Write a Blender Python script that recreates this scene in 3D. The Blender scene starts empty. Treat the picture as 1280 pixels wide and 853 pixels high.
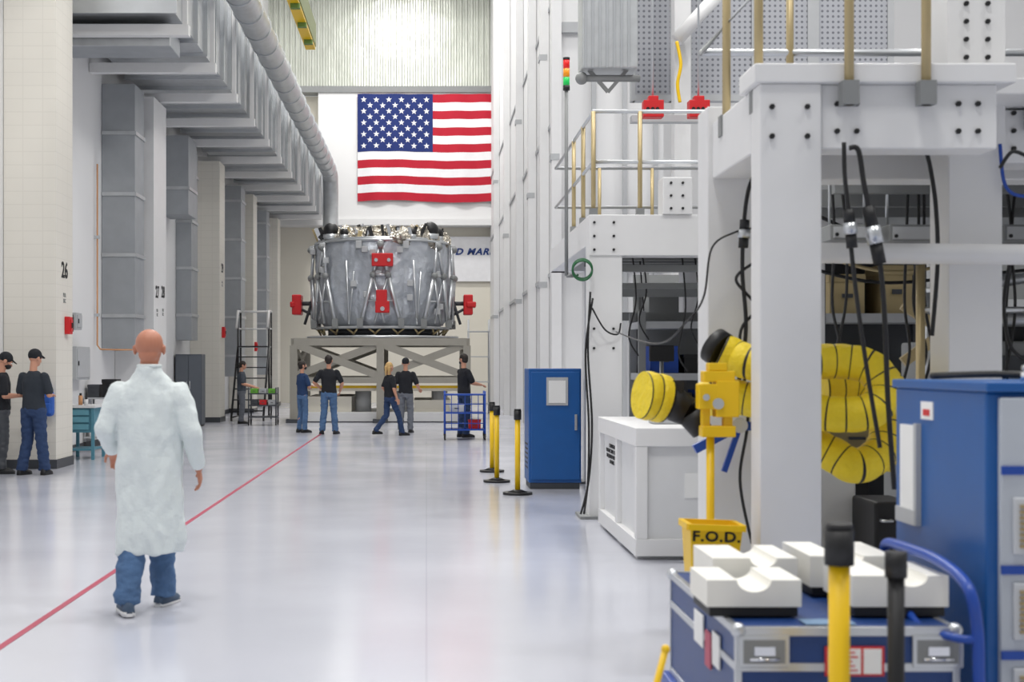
import bpy, math, random
from mathutils import Vector, noise, Matrix
random.seed(7)
F=1778.; VX,VY=533.,455.; EH=1.59
V=Vector
def P(x,y,d): return V(((x-VX)/F*d, d, EH+(VY-y)/F*d))
def XX(x,d): return (x-VX)/F*d
def ZZ(y,d): return EH+(VY-y)/F*d
col=bpy.context.scene.collection
# ---------------------------------------------------------------- materials
def lin(c):
    return tuple(((v/255)/12.92 if v/255<=.04045 else ((v/255+.055)/1.055)**2.4) for v in c)
def base_mat(name):
    m=bpy.data.materials.new(name); m.use_nodes=True
    nt=m.node_tree; b=nt.nodes['Principled BSDF']; return m,nt,b
def M(name,c,rough=.5,metal=0.,var=.06,vs=6.,bump=0.,bs=40.,emit=0.):
    m,nt,b=base_mat(name); c=lin(c)
    tc=nt.nodes.new('ShaderNodeTexCoord'); n=nt.nodes.new('ShaderNodeTexNoise')
    n.inputs['Scale'].default_value=vs; n.inputs['Detail'].default_value=4
    nt.links.new(tc.outputs['Object'],n.inputs['Vector'])
    mx=nt.nodes.new('ShaderNodeMix'); mx.data_type='RGBA'
    mx.inputs[6].default_value=tuple(v*(1-var) for v in c)+(1,)
    mx.inputs[7].default_value=tuple(min(1,v*(1+var)) for v in c)+(1,)
    nt.links.new(n.outputs['Fac'],mx.inputs[0]); nt.links.new(mx.outputs[2],b.inputs['Base Color'])
    b.inputs['Roughness'].default_value=rough; b.inputs['Metallic'].default_value=metal
    if bump:
        n2=nt.nodes.new('ShaderNodeTexNoise'); n2.inputs['Scale'].default_value=bs; n2.inputs['Detail'].default_value=5
        nt.links.new(tc.outputs['Object'],n2.inputs['Vector'])
        bp=nt.nodes.new('ShaderNodeBump'); bp.inputs['Strength'].default_value=bump; bp.inputs['Distance'].default_value=.05
        nt.links.new(n2.outputs['Fac'],bp.inputs['Height']); nt.links.new(bp.outputs['Normal'],b.inputs['Normal'])
    if emit:
        b.inputs['Emission Color'].default_value=c+(1,); b.inputs['Emission Strength'].default_value=emit
    return m
def brickmat(name,c,mort,w,h,ms,rough=.6,swz=None,off=0.):
    m,nt,b=base_mat(name)
    tc=nt.nodes.new('ShaderNodeTexCoord'); sx=nt.nodes.new('ShaderNodeSeparateXYZ'); cx=nt.nodes.new('ShaderNodeCombineXYZ')
    nt.links.new(tc.outputs['Object'],sx.inputs[0])
    a=nt.nodes.new('ShaderNodeMath'); a.operation='ADD'
    if swz=='wall':
        nt.links.new(sx.outputs[0],a.inputs[0]); nt.links.new(sx.outputs[1],a.inputs[1])
        nt.links.new(a.outputs[0],cx.inputs[0]); nt.links.new(sx.outputs[2],cx.inputs[1])
    else:
        nt.links.new(sx.outputs[0],cx.inputs[0]); nt.links.new(sx.outputs[1],cx.inputs[1])
    br=nt.nodes.new('ShaderNodeTexBrick'); br.offset=off
    c=lin(c)
    br.inputs['Color1'].default_value=c+(1,); br.inputs['Color2'].default_value=tuple(v*.985 for v in c)+(1,)
    br.inputs['Mortar'].default_value=lin(mort)+(1,)
    br.inputs['Scale'].default_value=1; br.inputs['Brick Width'].default_value=w; br.inputs['Row Height'].default_value=h
    br.inputs['Mortar Size'].default_value=ms
    nt.links.new(cx.outputs[0],br.inputs['Vector'])
    n=nt.nodes.new('ShaderNodeTexNoise'); n.inputs['Scale'].default_value=.7; n.inputs['Detail'].default_value=6
    nt.links.new(tc.outputs['Object'],n.inputs['Vector'])
    mx=nt.nodes.new('ShaderNodeMix'); mx.data_type='RGBA'; mx.blend_type='MULTIPLY'; mx.inputs[0].default_value=1
    mr=nt.nodes.new('ShaderNodeMapRange'); mr.inputs[3].default_value=.92; mr.inputs[4].default_value=1.05
    nt.links.new(n.outputs['Fac'],mr.inputs[0])
    nt.links.new(br.outputs['Color'],mx.inputs[6]); nt.links.new(mr.outputs[0],mx.inputs[7])
    nt.links.new(mx.outputs[2],b.inputs['Base Color'])
    r2=nt.nodes.new('ShaderNodeMapRange'); r2.inputs[3].default_value=rough*.6; r2.inputs[4].default_value=rough*1.4
    nt.links.new(n.outputs['Fac'],r2.inputs[0]); nt.links.new(r2.outputs[0],b.inputs['Roughness'])
    return m
def perfmat(name,c,c2,k):
    m,nt,b=base_mat(name); tc=nt.nodes.new('ShaderNodeTexCoord')
    vm=nt.nodes.new('ShaderNodeVectorMath'); vm.operation='SCALE'; vm.inputs[3].default_value=k
    nt.links.new(tc.outputs['Object'],vm.inputs[0])
    fr=nt.nodes.new('ShaderNodeVectorMath'); fr.operation='FRACTION'; nt.links.new(vm.outputs[0],fr.inputs[0])
    sb=nt.nodes.new('ShaderNodeVectorMath'); sb.operation='SUBTRACT'; sb.inputs[1].default_value=(.5,.5,.5); nt.links.new(fr.outputs[0],sb.inputs[0])
    ml=nt.nodes.new('ShaderNodeVectorMath'); ml.operation='MULTIPLY'; ml.inputs[1].default_value=(1,0,1); nt.links.new(sb.outputs[0],ml.inputs[0])
    le=nt.nodes.new('ShaderNodeVectorMath'); le.operation='LENGTH'; nt.links.new(ml.outputs[0],le.inputs[0])
    lt=nt.nodes.new('ShaderNodeMath'); lt.operation='LESS_THAN'; lt.inputs[1].default_value=.24; nt.links.new(le.outputs[1],lt.inputs[0])
    mx=nt.nodes.new('ShaderNodeMix'); mx.data_type='RGBA'; mx.inputs[6].default_value=lin(c)+(1,); mx.inputs[7].default_value=lin(c2)+(1,)
    nt.links.new(lt.outputs[0],mx.inputs[0]); nt.links.new(mx.outputs[2],b.inputs['Base Color']); b.inputs['Metallic'].default_value=.2; b.inputs['Roughness'].default_value=.5
    return m
WHITE=M('white_paint',(228,228,228),.4,var=.03)
WHITE2=M('white_enamel',(222,223,224),.35,var=.03)
WALL=M('wall_paint',(230,230,230),.6,var=.03,vs=.6)
CREAM=M('cream_paint',(228,223,209),.6,var=.04,vs=.5)
BLOCK=brickmat('painted_block',(226,222,212),(218,214,204),.3,.2,.007,.6,'wall')
FLOOR=brickmat('epoxy_floor',(203,205,215),(193,195,205),6.,6.,.006,.15)
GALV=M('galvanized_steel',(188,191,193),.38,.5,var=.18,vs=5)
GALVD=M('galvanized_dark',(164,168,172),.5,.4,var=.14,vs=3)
STEEL=M('brushed_steel',(200,203,206),.3,.75)
CHROME=M('polished_steel',(222,224,228),.15,1.)
BRASS=M('yellow_zinc',(186,168,126),.4,.4,var=.1)
GREY=M('grey_paint',(134,136,136),.5)
STANDG=M('warm_grey_paint',(158,154,144),.5)
LGREY=M('light_grey_paint',(182,184,186),.5)
DGREY=M('dark_grey_paint',(66,69,74),.5)
BLACK=M('black_rubber',(22,22,24),.5)
BLUE=M('blue_enamel',(20,88,158),.35,var=.08)
DBLUE=M('blue_laminate',(28,62,122),.4,var=.1,bump=.1,bs=150)
CARTB=M('cart_blue',(26,72,165),.35)
TEAL=M('teal_paint',(84,140,158),.5)
YEL=M('yellow_paint',(243,198,14),.4,var=.05)
HOSEY=M('yellow_hose_vinyl',(246,216,36),.5,var=.1,vs=16,bump=.4,bs=28)
RED=M('red_paint',(205,28,34),.45)
ORANGE=M('muted_orange_paint',(205,150,105),.5)
FOAM=M('white_foam',(240,238,230),.8,bump=.1,bs=200)
PAPER=M('paper_white',(240,240,238),.7)
FLRED=M('flag_red',(182,22,46),.8,var=.1,vs=2); FLW=M('flag_white',(236,236,238),.8); FLB=M('flag_blue',(24,44,108),.8,var=.1)
INK=M('ink_black',(24,24,26),.7); INKB=M('ink_blue',(30,62,130),.6)
REDLINE=M('red_floor_tape',(172,60,86),.4,var=.12,vs=3)
SKIN=M('skin',(200,146,120),.55,var=.06,vs=12)
BLKSHIRT=M('black_cotton',(28,30,36),.9,bump=.15,bs=25); GRYSHIRT=M('grey_cotton',(72,78,88),.9,bump=.15,bs=25)
NAVY=M('navy_cotton',(34,58,96),.9,bump=.15,bs=25); CHAR=M('charcoal_cotton',(44,50,58),.9,bump=.15,bs=25)
DENIM=M('denim',(78,108,146),.9,var=.4,vs=6,bump=.25,bs=40); DENIM2=M('dark_denim',(44,64,100),.9,var=.25,vs=9); GDENIM=M('grey_denim',(108,112,120),.9,var=.2)
COAT=M('lab_coat_fabric',(220,228,228),.8,var=.03,vs=3,bump=.25,bs=22)
HAIRD=M('dark_hair',(38,30,26),.7,var=.3,vs=60); HAIRB=M('blonde_hair',(196,160,104),.6,var=.2,vs=40)
EYEW=M('eye_white',(235,235,232),.3); LIP=M('lip',(170,95,85),.6)
SHOE=M('shoe_leather',(30,30,32),.6); SHOEB=M('sneaker_blue',(70,88,110),.7); SOLE=M('sole_white',(225,225,225),.6)
CANVAS=M('backpack_fabric',(40,90,175),.7,bump=.3,bs=12)
def foilmat(name,c,k,metal=.7,rough=.35,st=.8,vor=1.):
    m,nt,b=base_mat(name); tc=nt.nodes.new('ShaderNodeTexCoord'); vo=nt.nodes.new('ShaderNodeTexVoronoi'); vo.inputs['Scale'].default_value=k
    n=nt.nodes.new('ShaderNodeTexNoise'); n.inputs['Scale'].default_value=k*.8; n.inputs['Detail'].default_value=8
    nt.links.new(tc.outputs['Object'],n.inputs['Vector']); nt.links.new(tc.outputs['Object'],vo.inputs['Vector'])
    mu=nt.nodes.new('ShaderNodeMath'); mu.operation='MULTIPLY'; mu.inputs[1].default_value=vor; nt.links.new(vo.outputs['Distance'],mu.inputs[0])
    ad=nt.nodes.new('ShaderNodeMath'); ad.operation='ADD'; nt.links.new(mu.outputs[0],ad.inputs[0]); nt.links.new(n.outputs['Fac'],ad.inputs[1])
    bp=nt.nodes.new('ShaderNodeBump'); bp.inputs['Strength'].default_value=st; bp.inputs['Distance'].default_value=.12
    nt.links.new(ad.outputs[0],bp.inputs['Height']); nt.links.new(bp.outputs['Normal'],b.inputs['Normal'])
    mx=nt.nodes.new('ShaderNodeMix'); mx.data_type='RGBA'; mx.inputs[6].default_value=tuple(v*.85 for v in lin(c))+(1,); mx.inputs[7].default_value=tuple(min(1,v*1.15) for v in lin(c))+(1,)
    nt.links.new(n.outputs['Fac'],mx.inputs[0]); nt.links.new(mx.outputs[2],b.inputs['Base Color'])
    b.inputs['Metallic'].default_value=metal; b.inputs['Roughness'].default_value=rough
    return m
FOIL=foilmat('silver_blanket_foil',(190,195,203),3.2,.35,.34,.75,.3)
FOILG=foilmat('crinkled_foil',(205,198,184),9.,.7,.25,1.)
CORR=foilmat('corrugated_panel',(204,207,198),1.2,.45,.3,.3,.3)
PERF=perfmat('perforated_sheet',(176,178,184),(118,120,128),12.)
# ---------------------------------------------------------------- geometry builder
def wl(o):
    r=V((0,0,0))
    while o is not None: r+=o.location; o=o.parent
    return r
def spline(pts,k=8):
    pts=[V(p) for p in pts]; out=[]
    for i in range(len(pts)-1):
        p0=pts[max(i-1,0)];p1=pts[i];p2=pts[i+1];p3=pts[min(i+2,len(pts)-1)]
        for j in range(k):
            t=j/k
            out.append(.5*((2*p1)+(-p0+p2)*t+(2*p0-5*p1+4*p2-p3)*t*t+(-p0+3*p1-3*p2+p3)*t*t*t))
    out.append(pts[-1]); return out
class G:
    def __init__(s): s.v=[];s.f=[];s.m=[];s.s=[]
    def add(s,vs,fs,mi=0,sm=False):
        o=len(s.v); s.v+= [V(p) for p in vs]
        for f in fs:
            s.f.append([i+o for i in f]); s.m.append(mi)
            s.s.append(sm if len(f)<=4 else False)
        return s
    def box(s,a,b,mi=0):
        e=random.uniform(.0001,.0009)
        x0,x1=sorted((a[0],b[0]));y0,y1=sorted((a[1],b[1]));z0,z1=sorted((a[2],b[2]))
        x0-=e;y0-=e;x1+=e;y1+=e;z1+=e*.5
        vs=[(x0,y0,z0),(x1,y0,z0),(x1,y1,z0),(x0,y1,z0),(x0,y0,z1),(x1,y0,z1),(x1,y1,z1),(x0,y1,z1)]
        return s.add(vs,[(3,2,1,0),(4,5,6,7),(0,1,5,4),(1,2,6,5),(2,3,7,6),(3,0,4,7)],mi)
    def beam(s,p,q,w,h,mi=0):
        p=V(p);q=V(q);d=(q-p).normalized(); up=V((0,0,1)) if abs(d.z)<.95 else V((0,1,0)); e=random.uniform(0,.001); w+=e;h+=e
        a=d.cross(up).normalized()*w/2; b=a.normalized().cross(d).normalized()*h/2
        vs=[p-a-b,p+a-b,p+a+b,p-a+b,q-a-b,q+a-b,q+a+b,q-a+b]
        return s.add(vs,[(0,1,2,3),(7,6,5,4),(1,0,4,5),(2,1,5,6),(3,2,6,7),(0,3,7,4)],mi)
    def cyl(s,p,q,r,r2=None,n=16,mi=0,caps=True):
        p=V(p);q=V(q);r2=r if r2 is None else r2
        d=(q-p).normalized(); up=V((0,0,1)) if abs(d.z)<.9 else V((1,0,0)); a=d.cross(up).normalized(); b=d.cross(a)
        vs=[];
        for c,rr in ((p,r),(q,r2)):
            for i in range(n):
                t=2*math.pi*i/n; vs.append(c+(a*math.cos(t)+b*math.sin(t))*rr)
        fs=[(i,(i+1)%n,n+(i+1)%n,n+i) for i in range(n)]
        s.add(vs,fs,mi,True)
        if caps:
            o=len(s.v)-2*n
            s.f.append([o+i for i in range(n)][::-1]); s.m.append(mi); s.s.append(False)
            s.f.append([o+n+i for i in range(n)]); s.m.append(mi); s.s.append(False)
        return s
    def sph(s,c,r,n=14,m=9,mi=0,R=None):
        c=V(c); r=(r,r,r) if not hasattr(r,'__len__') else r
        vs=[];fs=[]
        def pt(x,y,z):
            p=V((x*r[0],y*r[1],z*r[2])); return c+(R@p if R else p)
        vs.append(pt(0,0,1))
        for j in range(1,m):
            ph=math.pi*j/m
            for i in range(n):
                t=2*math.pi*i/n; vs.append(pt(math.sin(ph)*math.cos(t),math.sin(ph)*math.sin(t),math.cos(ph)))
        vs.append(pt(0,0,-1)); L=len(vs)-1
        for i in range(n):
            fs.append((0,1+i,1+(i+1)%n)); fs.append((L,L-n+(i+1)%n,L-n+i))
        for j in range(m-2):
            for i in range(n):
                a=1+j*n; fs.append((a+i,a+n+i,a+n+(i+1)%n,a+(i+1)%n))
        return s.add(vs,fs,mi,True)
    def rc(s,p,q,r1,r2,n=12):
        s.cyl(p,q,r1,r2,n); s.sph(p,r1,n,7); s.sph(q,r2,n,7); return s
    def tube(s,pts,r,n=10,mi=0,rf=None,mf=None):
        pts=[V(p) for p in pts]; N=len(pts)
        d0=(pts[1]-pts[0]).normalized(); a=d0.cross(V((0,0,1)) if abs(d0.z)<.9 else V((1,0,0))).normalized()
        vs=[]
        for i in range(N):
            d=(pts[min(i+1,N-1)]-pts[max(i-1,0)]).normalized()
            a=(a-d*a.dot(d)).normalized(); b=d.cross(a)
            rr=r*(rf(i) if rf else 1)
            for k in range(n):
                t=2*math.pi*k/n; vs.append(pts[i]+(a*math.cos(t)+b*math.sin(t))*rr)
        o=len(s.v); s.v+=vs
        for i in range(N-1):
            mm=mf(i) if mf else mi
            for k in range(n):
                s.f.append([o+i*n+k,o+i*n+(k+1)%n,o+(i+1)*n+(k+1)%n,o+(i+1)*n+k]); s.m.append(mm); s.s.append(True)
        s.f.append([o+k for k in range(n)][::-1]); s.m.append(mi); s.s.append(False)
        s.f.append([o+(N-1)*n+k for k in range(n)]); s.m.append(mi); s.s.append(False)
        return s
    def loft(s,rings,mi=0,sm=True):
        n=len(rings[0]); o=len(s.v)
        for r in rings: s.v+=[V(p) for p in r]
        for j in range(len(rings)-1):
            for i in range(n):
                s.f.append([o+j*n+i,o+j*n+(i+1)%n,o+(j+1)*n+(i+1)%n,o+(j+1)*n+i]); s.m.append(mi); s.s.append(sm)
        s.f.append([o+i for i in range(n)][::-1]); s.m.append(mi); s.s.append(False)
        L=o+(len(rings)-1)*n
        s.f.append([L+i for i in range(n)]); s.m.append(mi); s.s.append(False)
        return s
    def each(s,name,mats,parent,**kw):
        par=list(range(len(s.v)))
        def fd(i):
            while par[i]!=i: par[i]=par[par[i]]; i=par[i]
            return i
        for f in s.f:
            a=fd(f[0])
            for i in f[1:]: par[fd(i)]=a
        grp={}
        for k,f in enumerate(s.f): grp.setdefault(fd(f[0]),[]).append(k)
        out=[]
        for ks in grp.values():
            g=G(); mp={}
            for k in ks:
                nf=[]
                for i in s.f[k]:
                    if i not in mp: mp[i]=len(g.v); g.v.append(s.v[i])
                    nf.append(mp[i])
                g.f.append(nf); g.m.append(s.m[k]); g.s.append(s.s[k])
            out.append(g.done(name,mats,parent,**kw))
        return out
    def done(s,name,mats,parent=None,world=True,bev=0,loc=None,label=None,cat=None,group=None,kind=None):
        if not isinstance(mats,(list,tuple)): mats=[mats]
        if parent is None:
            if loc is None and world:
                xs=[p.x for p in s.v];ys=[p.y for p in s.v];zs=[p.z for p in s.v]
                loc=V(((min(xs)+max(xs))/2,(min(ys)+max(ys))/2,min(zs)))
            loc=V(loc) if loc is not None else V((0,0,0)); off=loc if world else V((0,0,0))
        else:
            off=wl(parent) if world else V((0,0,0)); loc=V((0,0,0))
        me=bpy.data.meshes.new(name); me.from_pydata([tuple(p-off) for p in s.v],[],s.f)
        for m in mats: me.materials.append(m)
        me.polygons.foreach_set('material_index',s.m); me.polygons.foreach_set('use_smooth',s.s); me.update()
        o=bpy.data.objects.new(name,me); o.location=loc; col.objects.link(o)
        if parent: o.parent=parent
        if bev:
            b=o.modifiers.new('Bevel','BEVEL'); b.width=bev; b.segments=2; b.limit_method='ANGLE'; b.angle_limit=.8
        tag(o,label,cat,group,kind); return o
def tag(o,label=None,cat=None,group=None,kind=None):
    if label: o['label']=label
    if cat: o['category']=cat
    if group: o['group']=group
    if kind: o['kind']=kind
def root(name,loc,label,cat,group=None,rot=0):
    o=bpy.data.objects.new(name,None); o.empty_display_size=.2; o.location=loc; o.rotation_euler=(0,0,rot); col.objects.link(o); tag(o,label,cat,group); return o
def dup(o,off,group=None,label=None,rot=None):
    def rec(src,par):
        c=src.copy(); col.objects.link(c)
        if par: c.parent=par
        for ch in src.children: rec(ch,c)
        return c
    c=rec(o,None); c.location=o.location+V(off)
    if rot is not None: c.rotation_euler=(0,0,rot)
    if group: c['group']=group
    if label: c['label']=label
    return c
def text(st,size,mat,loc,rot,parent,name='lettering',sx=1,shear=0,bold=0,align='CENTER',world=True,sp=1.):
    cu=bpy.data.curves.new('t','FONT'); cu.body=st; cu.size=size; cu.align_x=align; cu.align_y='CENTER'; cu.shear=shear; cu.offset=bold; cu.extrude=.002; cu.resolution_u=3; cu.space_character=sp
    t=bpy.data.objects.new('t',cu); col.objects.link(t); bpy.context.view_layer.update()
    me=bpy.data.meshes.new_from_object(t.evaluated_get(bpy.context.evaluated_depsgraph_get()))
    bpy.data.objects.remove(t)
    R=Matrix.Translation(V(loc)-(wl(parent) if (parent and world) else V((0,0,0))))@Matrix.Rotation(rot[2],4,'Z')@Matrix.Rotation(rot[0],4,'X')@Matrix.Diagonal((sx,1,1,1))
    me.transform(R); me.materials.clear(); me.materials.append(mat); me.name=name
    o=bpy.data.objects.new(name,me); col.objects.link(o)
    if parent: o.parent=parent
    return o
H90=math.pi/2
FRONT=(H90,0,0); RIGHTF=(H90,0,H90); LEFTF=(H90,0,-H90)
def remesh(o,vox,disp=0,ds=8,smooth=0,zs=.55):
    m=o.modifiers.new('r','REMESH'); m.mode='VOXEL'; m.voxel_size=vox; m.use_smooth_shade=True
    if smooth:
        sm=o.modifiers.new('s','SMOOTH'); sm.factor=.5; sm.iterations=smooth
    bpy.context.view_layer.update()
    me=bpy.data.meshes.new_from_object(o.evaluated_get(bpy.context.evaluated_depsgraph_get()))
    o.modifiers.clear(); mats=list(o.data.materials); o.data=me
    me.materials.clear()
    for a in mats: me.materials.append(a)
    if disp:
        ns=[v.normal.copy() for v in me.vertices]
        for v,nn in zip(me.vertices,ns):
            c=v.co; k=noise.noise(V((c.x*ds,c.y*ds,c.z*ds*zs)))+.4*noise.noise(V((c.x*ds*2.2,c.y*ds*2.2,c.z*ds*zs*2.2+3)))
            v.co=c+nn*disp*k
    me.polygons.foreach_set('use_smooth',[True]*len(me.polygons)); me.update()
# ---------------------------------------------------------------- setting
G().box((-9,-6,-.2),(26,60,0)).done('floor',FLOOR,loc=(0,0,0),kind='structure')
G().box((-6.7,-6,0),(-6.4,58,18)).done('wall_left',WALL,kind='structure')
G().box((-6.4,-6,0),(-6.37,58,.12)).done('baseboard_left',DGREY,kind='structure')
G().box((-6.7,58,0),(6,58.3,12.5)).done('wall_back',CREAM,kind='structure')
G().box((-4.35,57.2,7.4),(6,57.99,12.5)).done('wall_back_upper',WALL,kind='structure')
G().box((-6.4,57.0,7.15),(6,57.98,7.4)).done('trim_ledge',WHITE,kind='structure')
G().box((-5.2,57.1,12.5),(6,57.9,12.75)).done('trim_upper',GREY,kind='structure')
g=G(); n=56; x0=-6.4; w=12.4/n; pts=[]
for i in range(n):
    for t,y in ((0,57.6),(.35,57.6),(.5,57.7),(.85,57.7)): pts.append((x0+(i+t)*w,y))
vs=[(p[0],p[1],z) for z in (12.75,18) for p in pts]; L=len(pts)
g.add(vs,[(i,i+1,L+i+1,L+i) for i in range(L-1)]).done('wall_back_corrugated',CORR,kind='structure')
G().box((2.6,27.6,0),(2.8,58,18)).done('wall_right',WALL,kind='structure')
G().box((2.8,27.6,0),(4.6,27.8,18)).done('wall_tower',WALL,kind='structure')
G().box((4.6,36,0),(26,36.3,18)).done('wall_far_right',WALL,kind='structure')
G().box((25.7,-6,0),(26,36,18)).done('wall_outer_right',WALL,kind='structure')
G().box((-6.7,-6,18),(26,58.3,18.2)).done('ceiling',WHITE,kind='structure')
G().box((XX(140,10.8)-.022,1,.0005),(XX(140,10.8)+.022,33,.003)).done('floor_marking',REDLINE,label='long red tape line along the glossy floor',cat='floor marking')
nums={0:['26'],1:['27','28'],2:['29']}
for i,(d,dep) in enumerate(((21.5,1.),(29.2,1.4),(38.5,1.),(46,1.),(53.5,1.))):
    r=root('wall_column',(-6.0,d+dep/2,0),'painted concrete block column standing against the hall wall','column','wall columns')
    G().box((-6.39,d,0),(-5.6,d+dep,17.9 if i==0 else 7.08)).done('shaft',[BLOCK if i!=1 else WHITE],r)
    G().box((-6.39,d-.02,0),(-5.58,d+dep+.02,.14)).done('baseboard',DGREY,r)
    if i in nums:
        for k,t in enumerate(nums[i]):
            yy=d+dep*(.5 if len(nums[i])==1 else (.27+.46*k)); zz=ZZ(339 if i==0 else 366,yy) if i<2 else 4.2
            text(t,.34,INK,(-5.595,yy,zz),RIGHTF,r,'number_lettering',sx=1.15 if i==0 else 1.1,bold=.008)
            text('PLD.\nSEC',.09,GREY,(-5.595,yy,zz-.42),RIGHTF,r,'small_lettering')
# ---------------------------------------------------------------- ducts
r=root('supply_air_duct',(-5.1,40,7.45),'large rectangular galvanized air duct along the wall','air duct')
g=G().box((-6.1,23.5,7.45),(-4.2,56.5,9.9)); g.box((-6.0,23.6,9.9),(-4.9,25.5,17.9))
g.done('duct_run',GALV,r)
g=G(); y=23.45
while y<56.6:
    g.box((-6.16,y,7.38),(-4.12,y+.05,9.97)); y+=1.1
g.each('flange_rib',STEEL,r)
r2=root('branch_air_duct',(-5.6,25,7.05),'short galvanized branch duct under the main duct','air duct')
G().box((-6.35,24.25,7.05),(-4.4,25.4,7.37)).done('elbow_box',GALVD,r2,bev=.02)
G().box((-6.38,24.15,7.0),(-4.36,24.22,7.37)).done('flange',GALV,r2)
pp=spline([(-3.7,15,8.95),(-3.7,30,8.95),(-3.7,45,8.95),(-3.7,53.5,8.95),(-3.72,55.1,8.6),(-3.75,55.6,7.6),(-3.75,55.6,6.6)],14)
r=root('round_air_pipe',(-3.7,40,8.5),'long round galvanized pipe with seam bands','pipe')
G().tube(pp,.3,20).done('pipe_run',GALV,r)
g=G()
for k in range(26):
    y=16+1.5*k; g.cyl((-3.7,y,8.95),(-3.7,y+.06,8.95),.325,n=20)
g.each('seam_band',STEEL,r)
s0=root('duct_support_beam',(-5.3,24,7.12),'white steel beam bracket carrying the duct','beam','duct support beams')
G().box((-6.39,23.9,7.12),(-4.0,24.1,7.3)).done('crossbar',WHITE,s0)
G().box((-4.11,23.95,7.3),(-4.03,24.05,9.9)).done('hanger',WHITE,s0)
for k in range(1,11): dup(s0,(0,3.05*k,0))
def vduct(d,dd,z0,z1,x1=-5.74,label='vertical galvanized duct against the wall'):
    r=root('vertical_air_duct',(-6.05,d+dd/2,z0),label,'air duct','vertical ducts')
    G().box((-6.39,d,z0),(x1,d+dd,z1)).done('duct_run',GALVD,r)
    g=G(); z=z0+.6
    while z<z1-.1:
        g.box((-6.39,d-.03,z),(x1+.03,d+dd+.03,z+.07)); z+=1.2
    g.each('flange',GALV,r)
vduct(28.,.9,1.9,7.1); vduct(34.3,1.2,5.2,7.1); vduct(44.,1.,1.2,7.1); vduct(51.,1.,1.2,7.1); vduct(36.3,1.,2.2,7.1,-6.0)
r=root('orange_conduit',(-6.0,27.4,1.9),'thin muted orange pipe running down the wall','pipe')
G().tube([(-6.34,27.4,5.44),(-6.34,27.4,3),(-6.34,27.4,1.95),(-6.28,27.4,1.87),(-6.0,27.4,1.86),(-5.66,27.4,1.86)],.016).done('pipe_run',ORANGE,r)
G().box((-6.4,27.37,4),(-6.3,27.43,4.06)).box((-6.4,27.37,2.5),(-6.3,27.43,2.56)).each('clip',STEEL,r)
r=root('overhead_crane_rail',(-2.8,27,9),'yellow and green overhead crane rail','crane rail')
G().box((-2.95,14,9.35),(-2.85,34.8,9.62)).box((-2.95,14,9.28),(-2.72,34.8,9.35)).done('side_flange',YEL,r)
G().box((-2.75,14,9.35),(-2.7,34.8,9.9)).done('web',M('green_web',(110,120,60),.5),r)
g=G()
for k in range(12): g.box((-2.9,15+1.7*k,9.18),(-2.7,15.15+1.7*k,9.28))
g.each('bracket',M('green_paint',(100,130,60),.5),r)
# ---------------------------------------------------------------- flag
d=57.1; fx0=XX(447,d); fx1=fx0+235/F*d; fz1=ZZ(118,d); fz0=ZZ(252,d); FH=fz1-fz0; FWD=fx1-fx0
def fw(x,z,o=0):
    u=(x-fx0)/FWD; return V((x,d-.05-.05*math.sin(u*40+z*.5)-.03*math.sin(u*13)-o,z+.05*math.sin(u*9)*(fz1-z)/FH))
g=G(); NX=90
for i in range(13):
    za=fz1-FH*i/13; zb=fz1-FH*(i+1)/13
    vs=[];fs=[]
    for k in range(NX+1):
        x=fx0+FWD*k/NX; vs+=[fw(x,za),fw(x,zb)]
    for k in range(NX): fs.append((2*k,2*k+1,2*k+3,2*k+2))
    g.add(vs,fs,0 if i%2==0 else 1,True)
vs=[];fs=[];cw=FWD*.4; ch=FH*7/13
for k in range(37):
    x=fx0+cw*k/36; vs+=[fw(x,fz1,.012),fw(x,fz1-ch,.012)]
for k in range(36): fs.append((2*k,2*k+1,2*k+3,2*k+2))
g.add(vs,fs,2,True)
for row in range(9):
    for c in range(6 if row%2==0 else 5):
        cx=fx0+cw*(2*c+1+(row%2))/12; cz=fz1-ch*(row+1)/10; R=FH*.03
        vs=[fw(cx,cz,.03)]
        for k in range(10):
            rr=R if k%2==0 else R*.4; a=math.pi/2+k*math.pi/5; vs.append(fw(cx+rr*math.cos(a),cz+rr*math.sin(a),.03))
        g.add(vs,[(0,1+k,1+(k+1)%10) for k in range(10)],1)
g.done('wall_flag',[FLRED,FLW,FLB],label='large flag with red and white stripes and white stars',cat='flag')
r=root('wall_banner',(3.,57.9,ZZ(352,57.9)),'white banner with slanted blue lettering','banner')
G().box((XX(400,57.9),57.85,ZZ(352,57.9)),(5.8,57.9,ZZ(296,57.9))).done('banner_sheet',FLW,r)
text('D MARS',.36,INKB,(XX(569,57.8),57.83,ZZ(315,57.8)),FRONT,r,align='LEFT',shear=.3,bold=.014,sx=1.1,sp=1.17)
# ---------------------------------------------------------------- right facade steel posts
for i,dd in enumerate((27.25,30,33.5,38,44,50.5)):
    r=root('facade_post',(2.5,dd,0),'broad white steel post along the wall panels','post','facade posts')
    G().box((2.40,dd,0),(2.59,dd+.34,17.9)).done('post_body',WHITE,r)
    g=G()
    for z in ((3.2,8) if i%2 else (5.5,)): g.box((2.38,dd-.01,z),(2.55,dd+.35,z+.12))
    g.each('bracket',LGREY,r)
for z in (3.4,6.5,9): G().box((2.565,27.62,z),(2.6,57,z+.08)).done('trim_rail',LGREY,kind='structure')
for x in (3.2,3.8,4.4): G().box((x,27.5,0),(x+.08,27.6,17.9)).done('trim_tower',LGREY,kind='structure')
for z in (3.4,8): G().box((2.62,27.48,z),(4.6,27.6,z+.2)).done('trim_tower_band',LGREY,kind='structure')
d=20
r=root('metal_enclosure',P(759,85,d),'tall ribbed sheet-metal enclosure hanging on a bracket','enclosure')
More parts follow.
